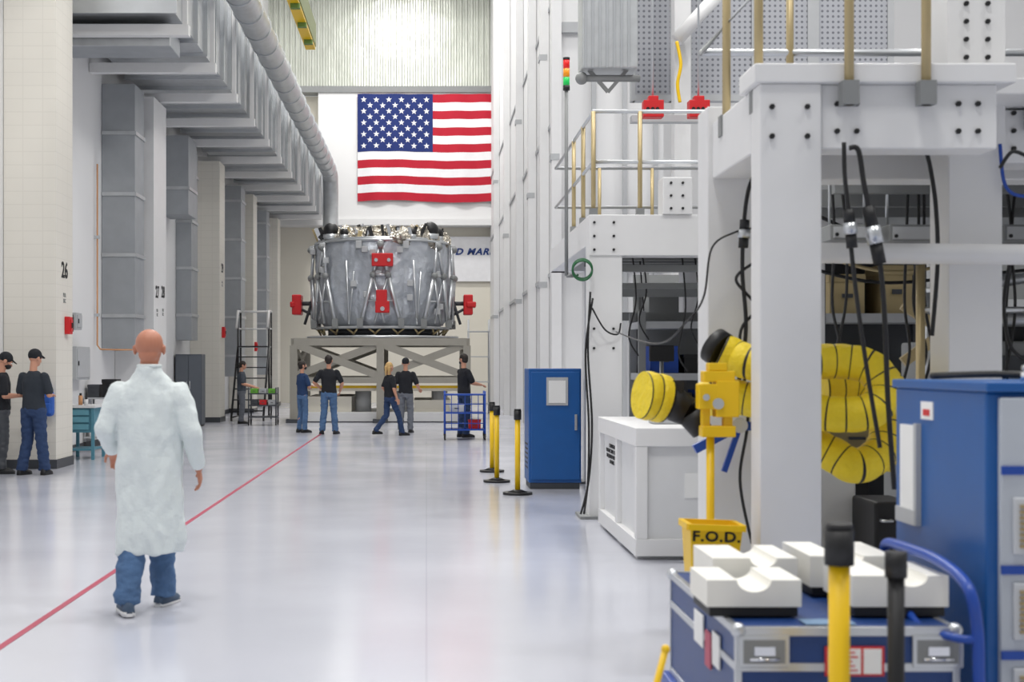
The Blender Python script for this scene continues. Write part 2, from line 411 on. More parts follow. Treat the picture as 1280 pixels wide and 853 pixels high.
G().box(P(728,85,d),P(790,-120,d+.6)).done('casing',GALV,r,bev=.02)
g=G()
for k in range(7): g.box(P(731+9*k,84,d-.02),P(733+9*k,-120,d))
g.each('rib',STEEL,r)
g=G().cyl(P(728,98,d+.2),P(800,98,d+.2),.05).beam(P(735,86,d+.2),P(760,115,d+.2),.05,.05).beam(P(785,86,d+.2),P(760,115,d+.2),.05,.05).sph(P(727,98,d+.2),.09)
g.done('mount_bracket',GREY,r)
for i,(a,b) in enumerate(((792,838),(862,940),(948,1010),(1020,1110))):
    dd=22
    r=root('perforated_screen',P((a+b)/2,125,dd),'tall grey perforated sheet screen in a steel frame','screen','perforated screens')
    G().box(P(a,122,dd),P(b,-200,dd+.1)).done('sheet',PERF,r)
    G().box(P(a-3,126,dd-.03),P(a,-200,dd+.15)).box(P(b,126,dd-.03),P(b+3,-200,dd+.15)).box(P(a,126,dd-.03),P(b,121,dd+.15)).done('frame',LGREY,r)
r=root('braced_mast',(XX(852,21.4),21.5,0),'white tall mast with slanted tube brace','mast')
G().box((XX(842,21.4),21.3,0),(XX(862,21.4),21.6,17.9)).done('mast_column',WHITE,r)
G().cyl(P(846,50,20.9),P(895,-4,20.9),.1).cyl(P(846,50,20.9),P(850,52,21.35),.06).done('brace',WHITE,r)
r=root('yellow_lifting_strap',P(850,120,20.7),'thin yellow strap hanging from the mast brace','strap')
G().tube(spline([P(846,52,20.75),P(851,80,20.7),P(847,105,20.7),P(850,128,20.7)]),.025).done('strap_band',YEL,r)
for x in (816,873):
    r=root('lifting_block',P(x,136,19),'red lifting block with bolts hanging over the platform','lifting gear','lifting blocks')
    G().box(P(x-11,146,19),P(x+11,128,19.2)).box(P(x-5,128,19),P(x+5,122,19.15)).done('block',RED,r,bev=.01)
    g=G()
    for k in (-6,0,6): g.cyl(P(x+k,136,18.98),P(x+k,136,19),.025)
    g.each('bolt',BLACK,r)
    G().cyl(P(x,122,19.08),P(x,-200,19.08),.015).done('hanger_rod',STEEL,r)
G().box(P(790,152,19.6),P(905,147,19.8)).done('cross_rail',LGREY,label='grey horizontal rail behind the platform railing',cat='rail')
r=root('signal_stack_light',P(708,345,15.5),'red, yellow and green signal light on a thin pole','signal light')
d=15.5
G().cyl(P(708,345,d),P(708,112,d),.02).cyl(P(708,345,d),P(716,345,d),.02).cyl(P(716,345,d),P(716,345,d+2.),.02).done('pole',GREY,r)
for nm,a,b,c in (('red_lens',75,85,(230,30,30)),('yellow_lens',86,96,(240,150,20)),('green_lens',97,107,(30,200,90))):
    G().cyl(P(708,b,d),P(708,a,d),.035).done(nm,M(nm,c,.3,emit=.2),r)
G().cyl(P(708,113,d),P(708,107,d),.037).cyl(P(708,75,d),P(708,72,d),.037).each('cap',BLACK,r)
# ---------------------------------------------------------------- work platforms
def bolts(g,x,z0,z1,y,n,rows=2,sx=.1,mi=0):
    for i in range(n):
        for k in range(rows):
            zz=z0+(z1-z0)*i/(n-1); g.cyl((x+k*sx,y,zz),(x+k*sx,y-.02,zz),.014,n=6)
def post_rail(r,pts,z0,z1):
    for p in pts:
        po=G().cyl((p[0],p[1],z0),(p[0],p[1],z1),.024).done('railing_post',BRASS,r)
        G().box((p[0]-.04,p[1]-.04,z0),(p[0]+.04,p[1]+.04,z0+.12)).done('post_socket',GREY,po)
def cable(pts,rad,con=None,label='black power cable with metal connectors hanging from the platform',mat=BLACK,k=8):
    r=root('hanging_cable',V(pts[-1]),label,'cable','black cables')
    sp=spline(pts,k); G().tube(sp,rad).done('cable_strand',mat,r)
    if con:
        a,b,rr=con; a=V(a);b=V(b); m=a.lerp(b,.35); m2=a.lerp(b,.65)
        G().cyl(a,m,rr*.8).cyl(m2,b,rr*.8).each('connector_grip',BLACK,r); G().cyl(m,m2,rr).done('connector_collar',STEEL,r)
    return r
r=root('work_platform',(3.2,16.5,0),'white steel access platform with zinc railing beside the blue cabinet','platform','work platforms')
zt=3.12
for (x,y) in ((1.67,14.6),(3.3,18.3),(4.6,14.6),(2.1,18.9)):
    c=G().box((x,y,0),(x+.34,y+.3,zt-.02)).done('column',WHITE,r,bev=.008)
    G().box((x-.1,y-.1,0),(x+.44,y+.4,.03)).done('base_plate',GREY,c)
G().box((1.67,14.58,zt-.42),(4.94,14.9,zt)).box((1.67,14.9,zt-.3),(1.9,19.2,zt)).box((1.67,18.9,zt-.3),(4.94,19.2,zt)).each('beam',WHITE,r,bev=.008)
G().box((1.9,14.9,zt-.06),(4.9,18.9,zt-.01)).done('deck',GREY,r)
g=G()
for k in range(6): g.box((2.0,15.2+.55*k,zt-.3),(4.8,15.28+.55*k,zt-.08))
g.box((2.0,15.1,zt-.55),(4.7,15.2,zt-.48)).box((2.0,16.5,zt-.75),(4.7,16.6,zt-.65)).box((2.0,15.3,zt-.72),(4.7,15.36,zt-.66)).box((2.0,17.4,zt-1.),(4.7,17.5,zt-.9))
g.each('floor_joist',GREY,r)
post_rail(r,[(1.72,14.65),(1.72,15.6),(1.72,16.6),(2.2,14.65),(2.9,14.65),(3.7,14.65),(2.3,18.9),(3.0,18.9),(4.0,18.9)],zt-.05,zt+1.07)
g=G()
for z in (zt+.55,zt+1.07): g.tube([(4.8,14.65,z),(1.72,14.65,z),(1.72,18.9,z),(4.8,18.9,z)],.022)
g.each('handrail',STEEL,r)
G().box((2.42,14.54,zt),(2.72,14.86,zt+.38)).done('top_bracket',WHITE,r,bev=.01)
g=G(); bolts(g,2.5,zt+.06,zt+.32,14.54,3,2,.12); bolts(g,1.72,zt-.36,zt-.08,14.58,3,2,.2); bolts(g,1.72,1.75,1.95,14.6,2,2,.2); g.each('bolt',BLACK,r)
r=root('green_cable_coil',P(726,335,14.5),'coiled dark green cable hanging on a hook','cable')
g=G()
for k in range(3):
    cc=P(728,336,14.5-.02*k); g.tube([cc+V((.1*math.cos(t/12*math.pi),0,.1*math.sin(t/12*math.pi)-.01*k)) for t in range(25)],.01)
g.tube([P(722,344,14.5),P(722,344,15.5)],.012)
g.done('coil',M('green_cable',(20,90,50),.5),r)
lb='thin black cable hanging beside the platform column'
for k,(a,b,c) in enumerate(((738,735,740),(741,732,736))):
    cable([P(a,365+8*k,14.5),P(b,440,14.45),P(c,530,14.4),P(c-4+3*k,600,14.4),P(c-14+8*k,643,14.3)],.011,label=lb)
cable([P(740,385,14.5),P(756,412,14.5),P(772,418,14.55),P(776,404,14.55)],.009,label=lb)
r=root('monitor_arm_unit',(2.5,15.9,0),'black monitor on a thin steel stand under the platform','monitor')
G().box(P(812,452,15.9),P(842,432,15.95)).done('monitor_screen',BLACK,r,bev=.01); G().cyl((XX(827,16),16.0,0),(XX(827,16),16.0,1.65),.025).done('stand_pole',STEEL,r); G().cyl((XX(827,16),16.0,0),(XX(827,16),16.0,.03),.2,n=24).done('stand_base',DGREY,r)
for k,(x,yt,yb,dd) in enumerate(((790,330,420,15.3),(803,330,400,15.8),(852,330,440,15.2),(868,330,410,15.7),(800,350,470,16.8))):
    zt_=2.8; cable([(XX(x,dd),dd,zt_),P(x+5,(yt+yb)/2,dd),P(x-4,yb,dd),P(x+8,yb+25,dd)],.009,label='dark cable drooping under the platform joists')
# platform B (near)
r=root('work_platform',(3.,8.,0),'large white steel platform with bolted column and zinc railing','platform','work platforms')
for (x,y,w,h,dp) in ((1.70,7.25,.315,zt-.1,.2),(1.67,8.45,.33,zt,.3),(2.92,7.95,.3,6.,.3),(4.7,8.,.3,zt,.3),(2.98,11.7,.3,zt-.05,.3),(5.6,11.7,.3,zt-.05,.3)):
    c=G().box((x,y,0),(x+w,y+dp,h)).done('column',WHITE,r,bev=.008)
    G().box((x-.1,y-.1,0),(x+w+.1,y+dp+.1,.03)).done('base_plate',GREY,c)
    if h>4:
        G().box((x-.01,y-.012,2.75),(x+w+.01,y,3.95)).done('splice_plate',WHITE,c)
        g=G(); bolts(g,x+.09,3.0,3.6,y-.012,7,2,.12); g.each('bolt',BLACK,c)
G().box((2.02,7.28,zt-.43),(2.92,7.5,zt-.1)).box((1.67,7.23,zt-.1),(3.0,7.6,zt)).box((1.70,7.46,zt-.43),(1.95,8.45,zt-.1)).box((3.22,8.0,2.72),(5.9,8.3,zt-.1)).box((2.0,8.5,zt-.43),(5.9,8.75,zt-.1)).box((2.9,7.6,zt-.09),(5.9,8.1,zt)).box((3.,11.7,2.65),(5.9,11.9,3.05)).each('beam',WHITE,r,bev=.008)
G().box((1.95,7.62,zt-.06),(2.9,8.8,zt-.01)).box((2.9,8.1,zt-.06),(5.9,12.,zt-.01)).each('deck',DGREY,r)
g=G()
for k in range(5): g.box((3.0+.65*k,8.8,2.85),(3.08+.65*k,11.7,3.05))
for y in (9.4,10.2,11.0): g.box((2.7,y,2.72),(5.9,y+.08,2.84))
g.each('floor_joist',GREY,r)
G().cyl((2.0,7.7,ZZ(316,7.7)),(5.2,7.7,ZZ(320,7.7)-.01),.056,n=32).cyl((1.95,9.1,2.32),(5.2,9.1,2.32),.035).each('guard_pipe',WHITE,r)
post_rail(r,[(1.73,8.2),(1.74,7.45),(2.14,7.2),(2.53,7.2),(3.4,7.95),(3.9,7.95)],2.9,4.2)
post_rail(r,[(2.3,9.0),(3.2,9.0),(4.1,9.0)],2.9,4.2)
g=G()
for z in (3.56,4.1): g.tube([(5.,9,z),(1.74,9,z),(1.74,7.2,z),(5.,7.2,z)],.024)
g.each('handrail',STEEL,r)
g=G(); bolts(g,1.76,2.75,2.9,7.25,2,2,.18); bolts(g,2.1,2.78,2.92,7.28,2,2,.1); bolts(g,2.72,2.78,2.92,7.28,2,2,.1); bolts(g,3.3,2.8,3.0,8.,3,2,.12); g.each('bolt',BLACK,r)
D=7.12
cable([P(1055,178,D),P(1056,220,D),P(1061,265,D),P(1064,310,D),P(1072,380,D),P(1085,470,D),P(1100,560,D)],.011,(P(1061,262,D),P(1065,310,D),.034))
cable([P(1062,185,D),P(1073,188,D),P(1080,230,D),P(1087,265,D),P(1100,330,D),P(1106,400,D),P(1110,500,D),P(1118,612,D)],.013,(P(1085,258,D),P(1100,330,D),.04))
cable([P(1155,180,7.9),P(1163,210,7.9),P(1170,260,7.9),P(1172,330,7.9),P(1165,420,7.9)],.012)
cable([P(1250,180,7.9),P(1256,230,7.9),P(1275,245,7.9),P(1300,240,7.9)],.01,label='blue cable looped behind the column',mat=CARTB)
cable([P(1283,195,7.5),P(1265,190,7.5),P(1250,210,7.5)],.01)
D2=8.3
cable([P(944,215,D2),P(935,240,D2),P(930,280,D2),P(928,340,D2),P(932,420,D2),P(915,520,D2)],.012,(P(931,275,D2),P(929,310,D2),.036))
cable([P(945,285,D2),P(920,290,D2),P(890,310,D2),P(880,370,D2),P(860,400,D2),P(820,430,D2+1),P(770,415,14.5)],.006)
cable([P(940,330,D2),P(920,350,D2),P(945,385,D2),P(925,420,D2),P(935,520,8.3),P(925,600,8.3),P(940,680,8.3)],.009)
cable([P(1262,330,8.5),P(1255,380,8.5),P(1262,430,8.5),P(1280,450,8.5)],.011)
lb='dark cable hanging under the platform deck'
for k,x in enumerate((1040,1052,1135,1148,1155,1258,1270)):
    cable([(XX(x,9.6),9.6,2.8),P(x+random.uniform(-6,8),300,9.6),P(x+random.uniform(-8,8),380,9.6),P(x+random.uniform(-12,12),440,9.6),P(x+random.uniform(-20,20),490,9.7)],.01,label=lb)
for k in range(4):
    y=10.6+.25*k
    cable([(2.9,y,2.7-.1*k),(3.6,y,2.45-.07*k),(4.4,y,2.6-.1*k),(5.4,y,2.4)],.014,label='dark cable sagging across under the platform deck',mat=(BLACK,DGREY,BRASS,BLACK)[k])
r=root('cable_tray',(4.3,10.2,2.5),'steel cable tray hung under the platform deck','cable tray')
g=G().box((3.1,10.0,2.5),(5.7,10.04,2.62)).box((3.1,10.4,2.5),(5.7,10.44,2.62))
for k in range(12): g.box((3.15+.22*k,10.04,2.5),(3.19+.22*k,10.4,2.52))
g.each('tray_bar',GALV,r)
for x in (3.3,5.4): G().cyl((x,10.2,2.5),(x,10.2,3.05),.01).done('hanger_rod',STEEL,r)
# ---------------------------------------------------------------- yellow flexible ducting
def hose(pts,rad,label,mat=HOSEY,per=11):
    r=root('flexible_air_hose',V(pts[0]),label,'hose','yellow hoses')
    sp=spline(pts,22)
    out=[sp[0]];acc=0;st=.0085
    for a,b in zip(sp,sp[1:]):
        L=(b-a).length;t=0
        while acc+L-t>=st:
            t+=st-acc; out.append(a.lerp(b,min(1,t/L))); acc=0
        acc+=L-t
    G().tube(out,rad,24,rf=lambda i:.97+.04*abs(math.sin(((i-.5)%per)*math.pi/per)),mf=lambda i:1 if i%per==0 else 0).done('hose_body',[mat,BLACK],r)
    return r
D=8.0
h1=hose([P(902,438,8.1),P(920,446,8.08),P(945,455,D),P(1000,454,D),P(1050,452,D),P(1088,460,D-.05),P(1106,488,D-.1),P(1088,514,D-.14),P(1040,518,D-.1),P(990,508,D),P(940,500,D+.1),P(900,494,D+.15),P(880,500,D+.15)],.1,'thick yellow ringed air hose looping around the platform column')
h2=hose([P(1030,484,D+.35),P(1080,482,D+.35),P(1108,515,D+.22),P(1104,560,D+.1),P(1072,583,D),P(1040,568,D+.05),P(1010,554,D+.1),P(985,550,D+.2)],.1,'yellow ringed air hose hanging in a low loop')
h4=hose([P(1020,468,D+.6),P(1080,462,D+.6),P(1115,490,D+.5),P(1116,540,D+.45),P(1096,580,D+.42)],.1,'yellow ringed air hose curving down behind the loops')
G().cyl(P(891,431,8.14),P(903,439,8.1),.105,n=24).done('hose_end_cap',BLACK,h1)
h3=hose([P(802,494,7.82),P(816,496,7.84),P(832,500,7.86)],.135,'open end of a yellow air hose clamped to a black nozzle',per=8)
G().cyl(P(830,499,7.86),P(862,516,7.8),.105,.08,n=20).cyl(P(862,516,7.8),P(878,540,7.8),.08,.06,n=20).box(P(832,476,7.78),P(848,490,7.95)).each('nozzle',BLACK,h3)
# ---------------------------------------------------------------- yellow stand + bin + blue arm
d=7.6; px=XX(888,d)
r=root('yellow_tool_stand',(px,d,0),'yellow post stand with clamp head next to the yellow hose','stand')
G().cyl((px,d,0),(px,d,ZZ(545,d)),.022).done('pole',YEL,r)
G().cyl((px,d,0),(px,d,.04),.2,n=28).done('base',BLACK,r)
G().box(P(878,547,d-.05),P(915,532,d+.05)).box(P(874,512,d-.06),P(893,480,d+.04)).box(P(896,522,d-.06),P(918,476,d+.06)).box(P(880,478,d-.05),P(914,464,d+.05)).box(P(886,464,d-.04),P(905,454,d+.04)).box(P(878,540,d-.02),P(885,500,d+.04)).box(P(905,540,d-.02),P(913,500,d+.04)).each('clamp_block',YEL,r,bev=.006)
G().cyl(P(898,505,d-.07),P(898,505,d+.07),.03).cyl(P(883,497,d-.08),P(883,497,d),.018).each('hinge_pin',STEEL,r)
r=root('cantilever_arm',P(925,545,8.05),'blue jointed arm bracket near the yellow stand','arm')
G().beam(P(868,562,8.3),P(925,532,8.3),.05,.05).beam(P(925,532,8.3),P(950,534,8.3),.05,.05).beam(P(925,532,8.3),P(905,590,8.3),.03,.03).done('arm_link',CARTB,r)
G().cyl(P(925,532,8.2),P(925,532,8.36),.045).done('pivot',STEEL,r)
x0,x1=XX(844,7.4),XX(908,7.4); z1=ZZ(649,7.4); z0=.5; yb=7.25
r=root('waste_bin',((x0+x1)/2,yb,0),'yellow plastic bin marked F.O.D. on a black stand','bin')
bx=(x0+x1)/2
def rr(cx,cy,hx,hy,z): return [(cx-hx,cy-hy,z),(cx+hx,cy-hy,z),(cx+hx,cy+hy,z),(cx-hx,cy+hy,z)]
g=G(); hx=(x1-x0)/2
g.loft([rr(bx,yb,hx*.84,.1,z0),rr(bx,yb,hx,.13,z1),rr(bx,yb,hx*.93,.12,z1),rr(bx,yb,hx*.76,.09,z0+.02)],0,False)
g.done('bin_body',YEL,r,bev=.006)
G().box((bx-hx-.01,yb-.14,z1-.03),(bx+hx+.01,yb-.12,z1)).box((bx-hx-.01,yb+.12,z1-.03),(bx+hx+.01,yb+.14,z1)).box((bx-hx-.015,yb-.12,z1-.03),(bx-hx+.01,yb+.12,z1)).box((bx+hx-.01,yb-.12,z1-.03),(bx+hx+.015,yb+.12,z1)).done('rim',YEL,r)
g=G()
for a in (-.09,.09):
    for b in (-.07,.07): g.cyl((bx+a,yb+b,0),(bx+a,yb+b,z0-.02),.012)
g.each('stand_leg',BLACK,r); G().box((bx-.1,yb-.08,z0-.02),(bx+.1,yb+.08,z0)).done('stand_tray',BLACK,r)
text('F.O.D.',.072,INK,(bx,yb-.125,ZZ(672,7.12)),FRONT,r,bold=.002,sx=1.15,sp=1.1)
r.rotation_euler=(0,.035,0)
# ---------------------------------------------------------------- white crate
r=root('shipping_crate',(2.2,12.7,0),'large white wooden shipping crate with small black stencil text','crate')
G().box((1.74,11.55,.06),(2.75,13.95,1.02)).done('crate_body',WHITE2,r)
g=G()
for (xa,xb) in ((1.695,1.79),(2.7,2.795)):
    for (ya,yb_) in ((11.505,11.6),(12.68,12.78),(13.9,13.995)): g.box((xa,ya,.17),(xb,yb_,.92))
g.each('crate_batten',WHITE,r,bev=.006)
G().box((1.69,11.5,.03),(2.8,14,.17)).box((1.69,11.5,.92),(2.8,14,1.07)).each('crate_band',WHITE,r,bev=.006)
g=G()
for y in (11.6,12.6,13.7): g.box((1.72,y,0),(2.78,y+.2,.03))
g.each('skid',WHITE2,r)
text('CAUTION\nPROTECTIVE COVER\nREQUIRED BEFORE\nLIFTING',.05,INK,(1.735,13.3,.74),LEFTF,r,sx=1.8)
G().box((2.1,11.54,.5),(2.3,11.55,.7)).done('label_sheet',PAPER,r)
r=root('instrument_box',(2.08,12.35,1.07),'small control box lying on the white crate','box')
G().box((1.95,12.2,1.072),(2.2,12.5,1.14)).done('casing',LGREY,r,bev=.01); G().cyl((2.02,12.3,1.14),(2.02,12.3,1.17),.03).cyl((2.12,12.35,1.14),(2.12,12.35,1.2),.015).each('knob',BLACK,r)
d=9.2
r=root('electronics_cabinet',(XX(925,d),d+.25,0),'white electronics cabinet with dark button display behind the hoses','equipment')
G().box(P(905,700,d),P(945,560,d+.5)).done('casing',WHITE2,r,bev=.01)
G().box(P(909,616,d-.02),P(934,576,d)).done('display_screen',DGREY,r)
g=G()
for i in range(4):
    for k in range(4): g.box(P(912+5*k,582+9*i+4,d-.03),P(915+5*k,582+9*i,d-.02))
g.each('button',LGREY,r)
G().box((XX(906,d),d,0),(XX(944,d),d+.5,ZZ(700,d))).done('cabinet_base',LGREY,r)
r=root('black_equipment_case',(XX(1107,9.),9.2,0),'black upright equipment case with handle','case')
G().box((XX(1094,9.),9.,.02),(XX(1145,9.),9.5,ZZ(628,9.))).done('casing',BLACK,r,bev=.02)
G().tube([(XX(1100,9.),8.98,.6),(XX(1100,9.),8.94,.6),(XX(1112,9.),8.94,.6),(XX(1112,9.),8.98,.6)],.01).done('handle',STEEL,r)
G().box((XX(1094,9.)+.01,9.01,0),(XX(1145,9.)-.01,9.49,.02)).done('foot',DGREY,r)
r=root('white_pedestal',(XX(1058,9.3),9.75,0),'white pedestal block standing beneath the hanging hoses','pedestal')
G().box((XX(1030,9.2),9.55,.04),(XX(1094,9.2)-.02,9.85,ZZ(575,9.2))).done('pedestal_body',WHITE2,r,bev=.01); G().box((XX(1032,9.2),9.57,0),(XX(1094,9.2)-.05,9.83,.04)).done('foot',GREY,r)
for k,(x,y,w_,h_,dd) in enumerate(((1112,302,48,14,9.3),(1038,300,40,12,9.3),(1255,302,40,14,9.3))):
    a=P(x,y,dd); b=P(x+w_,y-h_,dd+.4)
    r=root('ceiling_mounted_chassis',a,'grey electronics chassis hung under the platform deck','electronics','chassis boxes')
    G().box(a,b).done('casing',GREY,r,bev=.004); G().box((a.x+.02,a.y-.01,a.z+.015),(b.x-.02,a.y,b.z-.015)).done('faceplate',LGREY,r)
    G().cyl((a.x+.04,a.y-.02,a.z+.035),(a.x+.04,a.y-.01,a.z+.035),.012).cyl((b.x-.05,a.y-.02,a.z+.035),(b.x-.05,a.y-.01,a.z+.035),.012).each('knob',BLACK,r)
    G().cyl((a.x+.05,a.y+.2,b.z),(a.x+.05,a.y+.2,3.05),.008).cyl((b.x-.05,a.y+.2,b.z),(b.x-.05,a.y+.2,3.05),.008).each('hanger_rod',STEEL,r)
r=root('test_machine',(4.6,10.3,0),'grey test machine with dark control panels and pipes','machine')
G().box((3.5,9.9,.1),(5.6,10.9,1.25)).done('machine_body',GREY,r,bev=.02); G().box((3.6,10.1,1.25),(4.4,10.8,1.75)).box((4.7,10.0,1.25),(5.4,10.8,2.0)).each('upper_housing',GREY,r,bev=.02)
G().box((3.65,10.08,1.32),(4.3,10.1,1.65)).box((4.8,9.98,1.4),(5.3,10.,1.9)).box((3.7,9.88,.5),(4.3,9.9,1.1)).each('control_screen',DGREY,r)
G().cyl((3.55,9.95,1.9),(5.6,9.95,1.9),.05).cyl((3.6,10.3,2.1),(5.6,10.3,2.4),.04).cyl((3.6,10.2,1.2),(3.6,10.2,2.1),.04).cyl((3.3,9.86,1.35),(5.0,9.86,1.62),.03).each('pipe',STEEL,r)
G().beam((3.3,9.85,2.0),(3.9,9.8,1.6),.05,.07).beam((3.3,9.85,1.6),(3.9,9.8,2.05),.05,.07).each('tan_brace',BRASS,r)
G().box((3.55,9.95,0),(5.55,10.85,.1)).done('plinth',DGREY,r)
# ---------------------------------------------------------------- blue cabinets
r=root('electrical_cabinet',(1.64,18.4,0),'blue metal equipment cabinet with framed paper notice on its door','cabinet','blue cabinets')
xa,xb=XX(661,18),XX(727,18); zt2=ZZ(461,18)
G().box((xa,18.03,.08),(xb,18.8,zt2)).done('body',BLUE,r,bev=.012)
dd_=G().box((xa+.03,18,.12),(xb-.02,18.03,zt2-.04)).done('door',BLUE,r,bev=.008)
G().box((xb-.09,17.97,.75),(xb-.06,18,.95)).done('handle',CHROME,dd_)
G().box(P(683,507,18),P(710,472,17.985)).done('notice_frame',LGREY,r); G().box(P(686,504,17.98),P(707,476,17.985)).done('notice_sheet',PAPER,r)
g=G()
for k in range(6): g.box((xa-.005,18.2,.25+.06*k),(xa,18.6,.27+.06*k))
g.each('vent',BLACK,r)
G().box((xa+.02,18.05,0),(xb-.02,18.78,.08)).done('plinth',DGREY,r)
r=root('electrical_cabinet',(2.4,5.5,0),'blue metal cabinet with pale vented front and clipboard papers','cabinet','blue cabinets')
G().box((1.98,5.03,.08),(2.7,6.0,1.49)).done('body',BLUE,r,bev=.012)
G().box((1.97,5.0,1.49),(2.72,6.02,1.525)).done('top_cap',BLUE,r,bev=.006)
G().box((2.02,5.0,.1),(2.7,5.03,1.47)).done('door',M('pale_blue_grey',(190,196,204),.4),r,bev=.006)
g=G()
for z in (.62,.32,.92): g.box((2.06,4.985,z),(2.3,5.0,z+.2))
g.each('grille_panel',M('pale_frame',(205,208,212),.5),r,bev=.005)
g=G()
for z in (.64,.34,.94):
    for k in range(8): g.box((2.08,4.975,z+.004+.02*k),(2.28,4.985,z+.015+.02*k))
g.each('grille_slat',M('tan_grille',(170,150,110),.5),r)
g=G()
for z in (.55,.85,1.2): g.box((2.02,4.99,z),(2.1,5.0,z+.03))
g.each('label_strip',CARTB,r)
G().box((1.965,5.72,.98),(1.98,5.90,1.34)).done('document_sheet',PAPER,r); G().box((1.955,5.70,.94),(1.965,5.93,1.0)).box((1.958,5.69,.94),(1.98,5.72,1.35)).done('holder_pocket',LGREY,r)
G().box((1.975,5.55,1.37),(1.98,5.68,1.44)).done('warning_sticker',PAPER,r)
G().box((1.972,5.58,1.385),(1.975,5.65,1.41)).done('sticker_mark',RED,r)
G().box((2.0,5.05,0),(2.7,5.98,.08)).done('plinth',DGREY,r)
cable([(2.1,5.9,1.54),(2.2,5.5,1.55),(2.35,5.3,1.545),(2.5,5.5,1.56),(2.7,5.6,1.545)],.014,label='black hose lying on top of the blue cabinet')
r=root('pressure_fitting',(2.22,5.25,1.525),'small metal fitting on top of the blue cabinet','fitting')
G().cyl((2.22,5.25,1.526),(2.22,5.25,1.56),.025).cyl((2.22,5.25,1.56),(2.22,5.25,1.575),.012).cyl((2.2,5.25,1.575),(2.25,5.25,1.575),.01).done('valve_body',CHROME,r)
# ---------------------------------------------------------------- stanchions
def stanchion(x,y,h,label):
    r=root('safety_stanchion',(x,y,0),label,'stanchion','safety stanchions')
    G().cyl((x,y,.05),(x,y,h-.13),.033,n=20).done('pole',YEL,r)
    G().cyl((x,y,0),(x,y,.03),.18,n=32).cyl((x,y,.03),(x,y,.06),.12,.05,n=32).done('base',BLACK,r)
    G().cyl((x,y,h-.13),(x,y,h-.02),.046,n=20).cyl((x,y,h-.02),(x,y,h),.042,n=20).done('belt_head',BLACK,r)
sl='yellow safety stanchion with black belt head and round base'
stanchion(XX(647,17.3),17.3,1.04,sl); stanchion(XX(621,19.1),19.1,1.03,sl); stanchion(XX(615,20.9),20.9,1.03,sl)
stanchion(XX(1049,4.5),4.5,EH-200/F*4.5,'yellow safety stanchion with black head before the blue case')
xx=XX(1120,4.45); hh=EH-235/F*4.45
r=root('black_stanchion',(xx,4.45,0),'black belt post with black cap next to the blue case','stanchion')
G().cyl((xx,4.45,.03),(xx,4.45,hh-.08),.026,n=20).done('pole',BLACK,r); G().cyl((xx,4.45,.0),(xx,4.45,.03),.05,n=32).done('base',BLACK,r); G().cyl((xx,4.45,hh-.08),(xx,4.45,hh),.034,n=20).done('belt_head',BLACK,r)
r=root('yellow_hazard_pole',(.8,4.9,0),'thin yellow leaning pole beside the blue case','pole')
G().cyl((XX(812,4.9)-.1,4.9,0.01),P(832,812,4.9),.012).done('pole',YEL,r); G().sph(P(832,812,4.9),.016).done('tip',YEL,r)
# ---------------------------------------------------------------- cart + case + foam
cx0,cx1,cy0,cy1,cz0,cz1=1.043,1.80,4.8,6.1,.268,.70
r=root('platform_cart',(1.4,5.4,0),'blue platform cart with bent tube push handle','cart')
G().box((cx0-.03,cy0-.05,.2),(cx1+.03,cy1+.05,.265)).done('deck',CARTB,r,bev=.01)
for (x,y) in ((1.12,4.9),(1.72,4.9),(1.12,6.0),(1.72,6.0)):
    w_=G().cyl((x-.02,y,.075),(x+.02,y,.075),.075,n=24).done('caster_wheel',BLACK,r)
    G().box((x-.03,y-.03,.14),(x+.03,y+.03,.2)).box((x-.035,y-.015,.07),(x-.025,y+.015,.18)).box((x+.025,y-.015,.07),(x+.035,y+.015,.18)).done('caster_fork',STEEL,w_)
dh=4.72
hp=spline([(XX(1222,dh)+.02,dh,.24),P(1224,853,dh),P(1222,790,dh),P(1210,735,dh+.02),P(1175,702,dh+.3),P(1130,684,dh+.7),P(1108,680,dh+.95),P(1106,700,dh+.98)],10)
G().tube(hp,.02,14).done('push_handle',CARTB,r)
G().tube(spline([P(1222,800,dh),P(1195,798,dh+.03),P(1150,783,dh+.2),P(1128,750,dh+.35)],8),.014,12).done('handle_brace',CARTB,r)
r=root('transport_case',(1.42,5.4,.268),'blue flight case with aluminium edges, latches and red label','case')
G().box((cx0+.006,cy0+.006,cz0),(cx1-.006,cy1-.006,cz1-.005)).done('shell',DBLUE,r)
g=G(); e=.022
for x in (cx0,cx1-e):
    for y in (cy0,cy1-e): g.box((x,y,cz0),(x+e,y+e,cz1))
for z in (cz0,cz1-.03,cz1-.15):
    g.box((cx0,cy0,z),(cx1,cy0+.006,z+.028)); g.box((cx0,cy1-.006,z),(cx1,cy1,z+.028)); g.box((cx0,cy0,z),(cx0+.006,cy1,z+.028)); g.box((cx1-.006,cy0,z),(cx1,cy1,z+.028))
for z in (cz1-.006,):
    g.box((cx0,cy0,z),(cx1,cy0+e,z+.006)); g.box((cx0,cy1-e,z),(cx1,cy1,z+.006)); g.box((cx0,cy0,z),(cx0+e,cy1,z+.006)); g.box((cx1-e,cy0,z),(cx1,cy1,z+.006))
g.each('edge_trim',STEEL,r,bev=.002)
g=G()
for x in (cx0,cx1):
    for y in (cy0,cy1): g.sph((x+(.012 if x==cx0 else -.012),y+(.012 if y==cy0 else -.012),cz1-.012),.026)
g.each('corner_cap',STEEL,r)
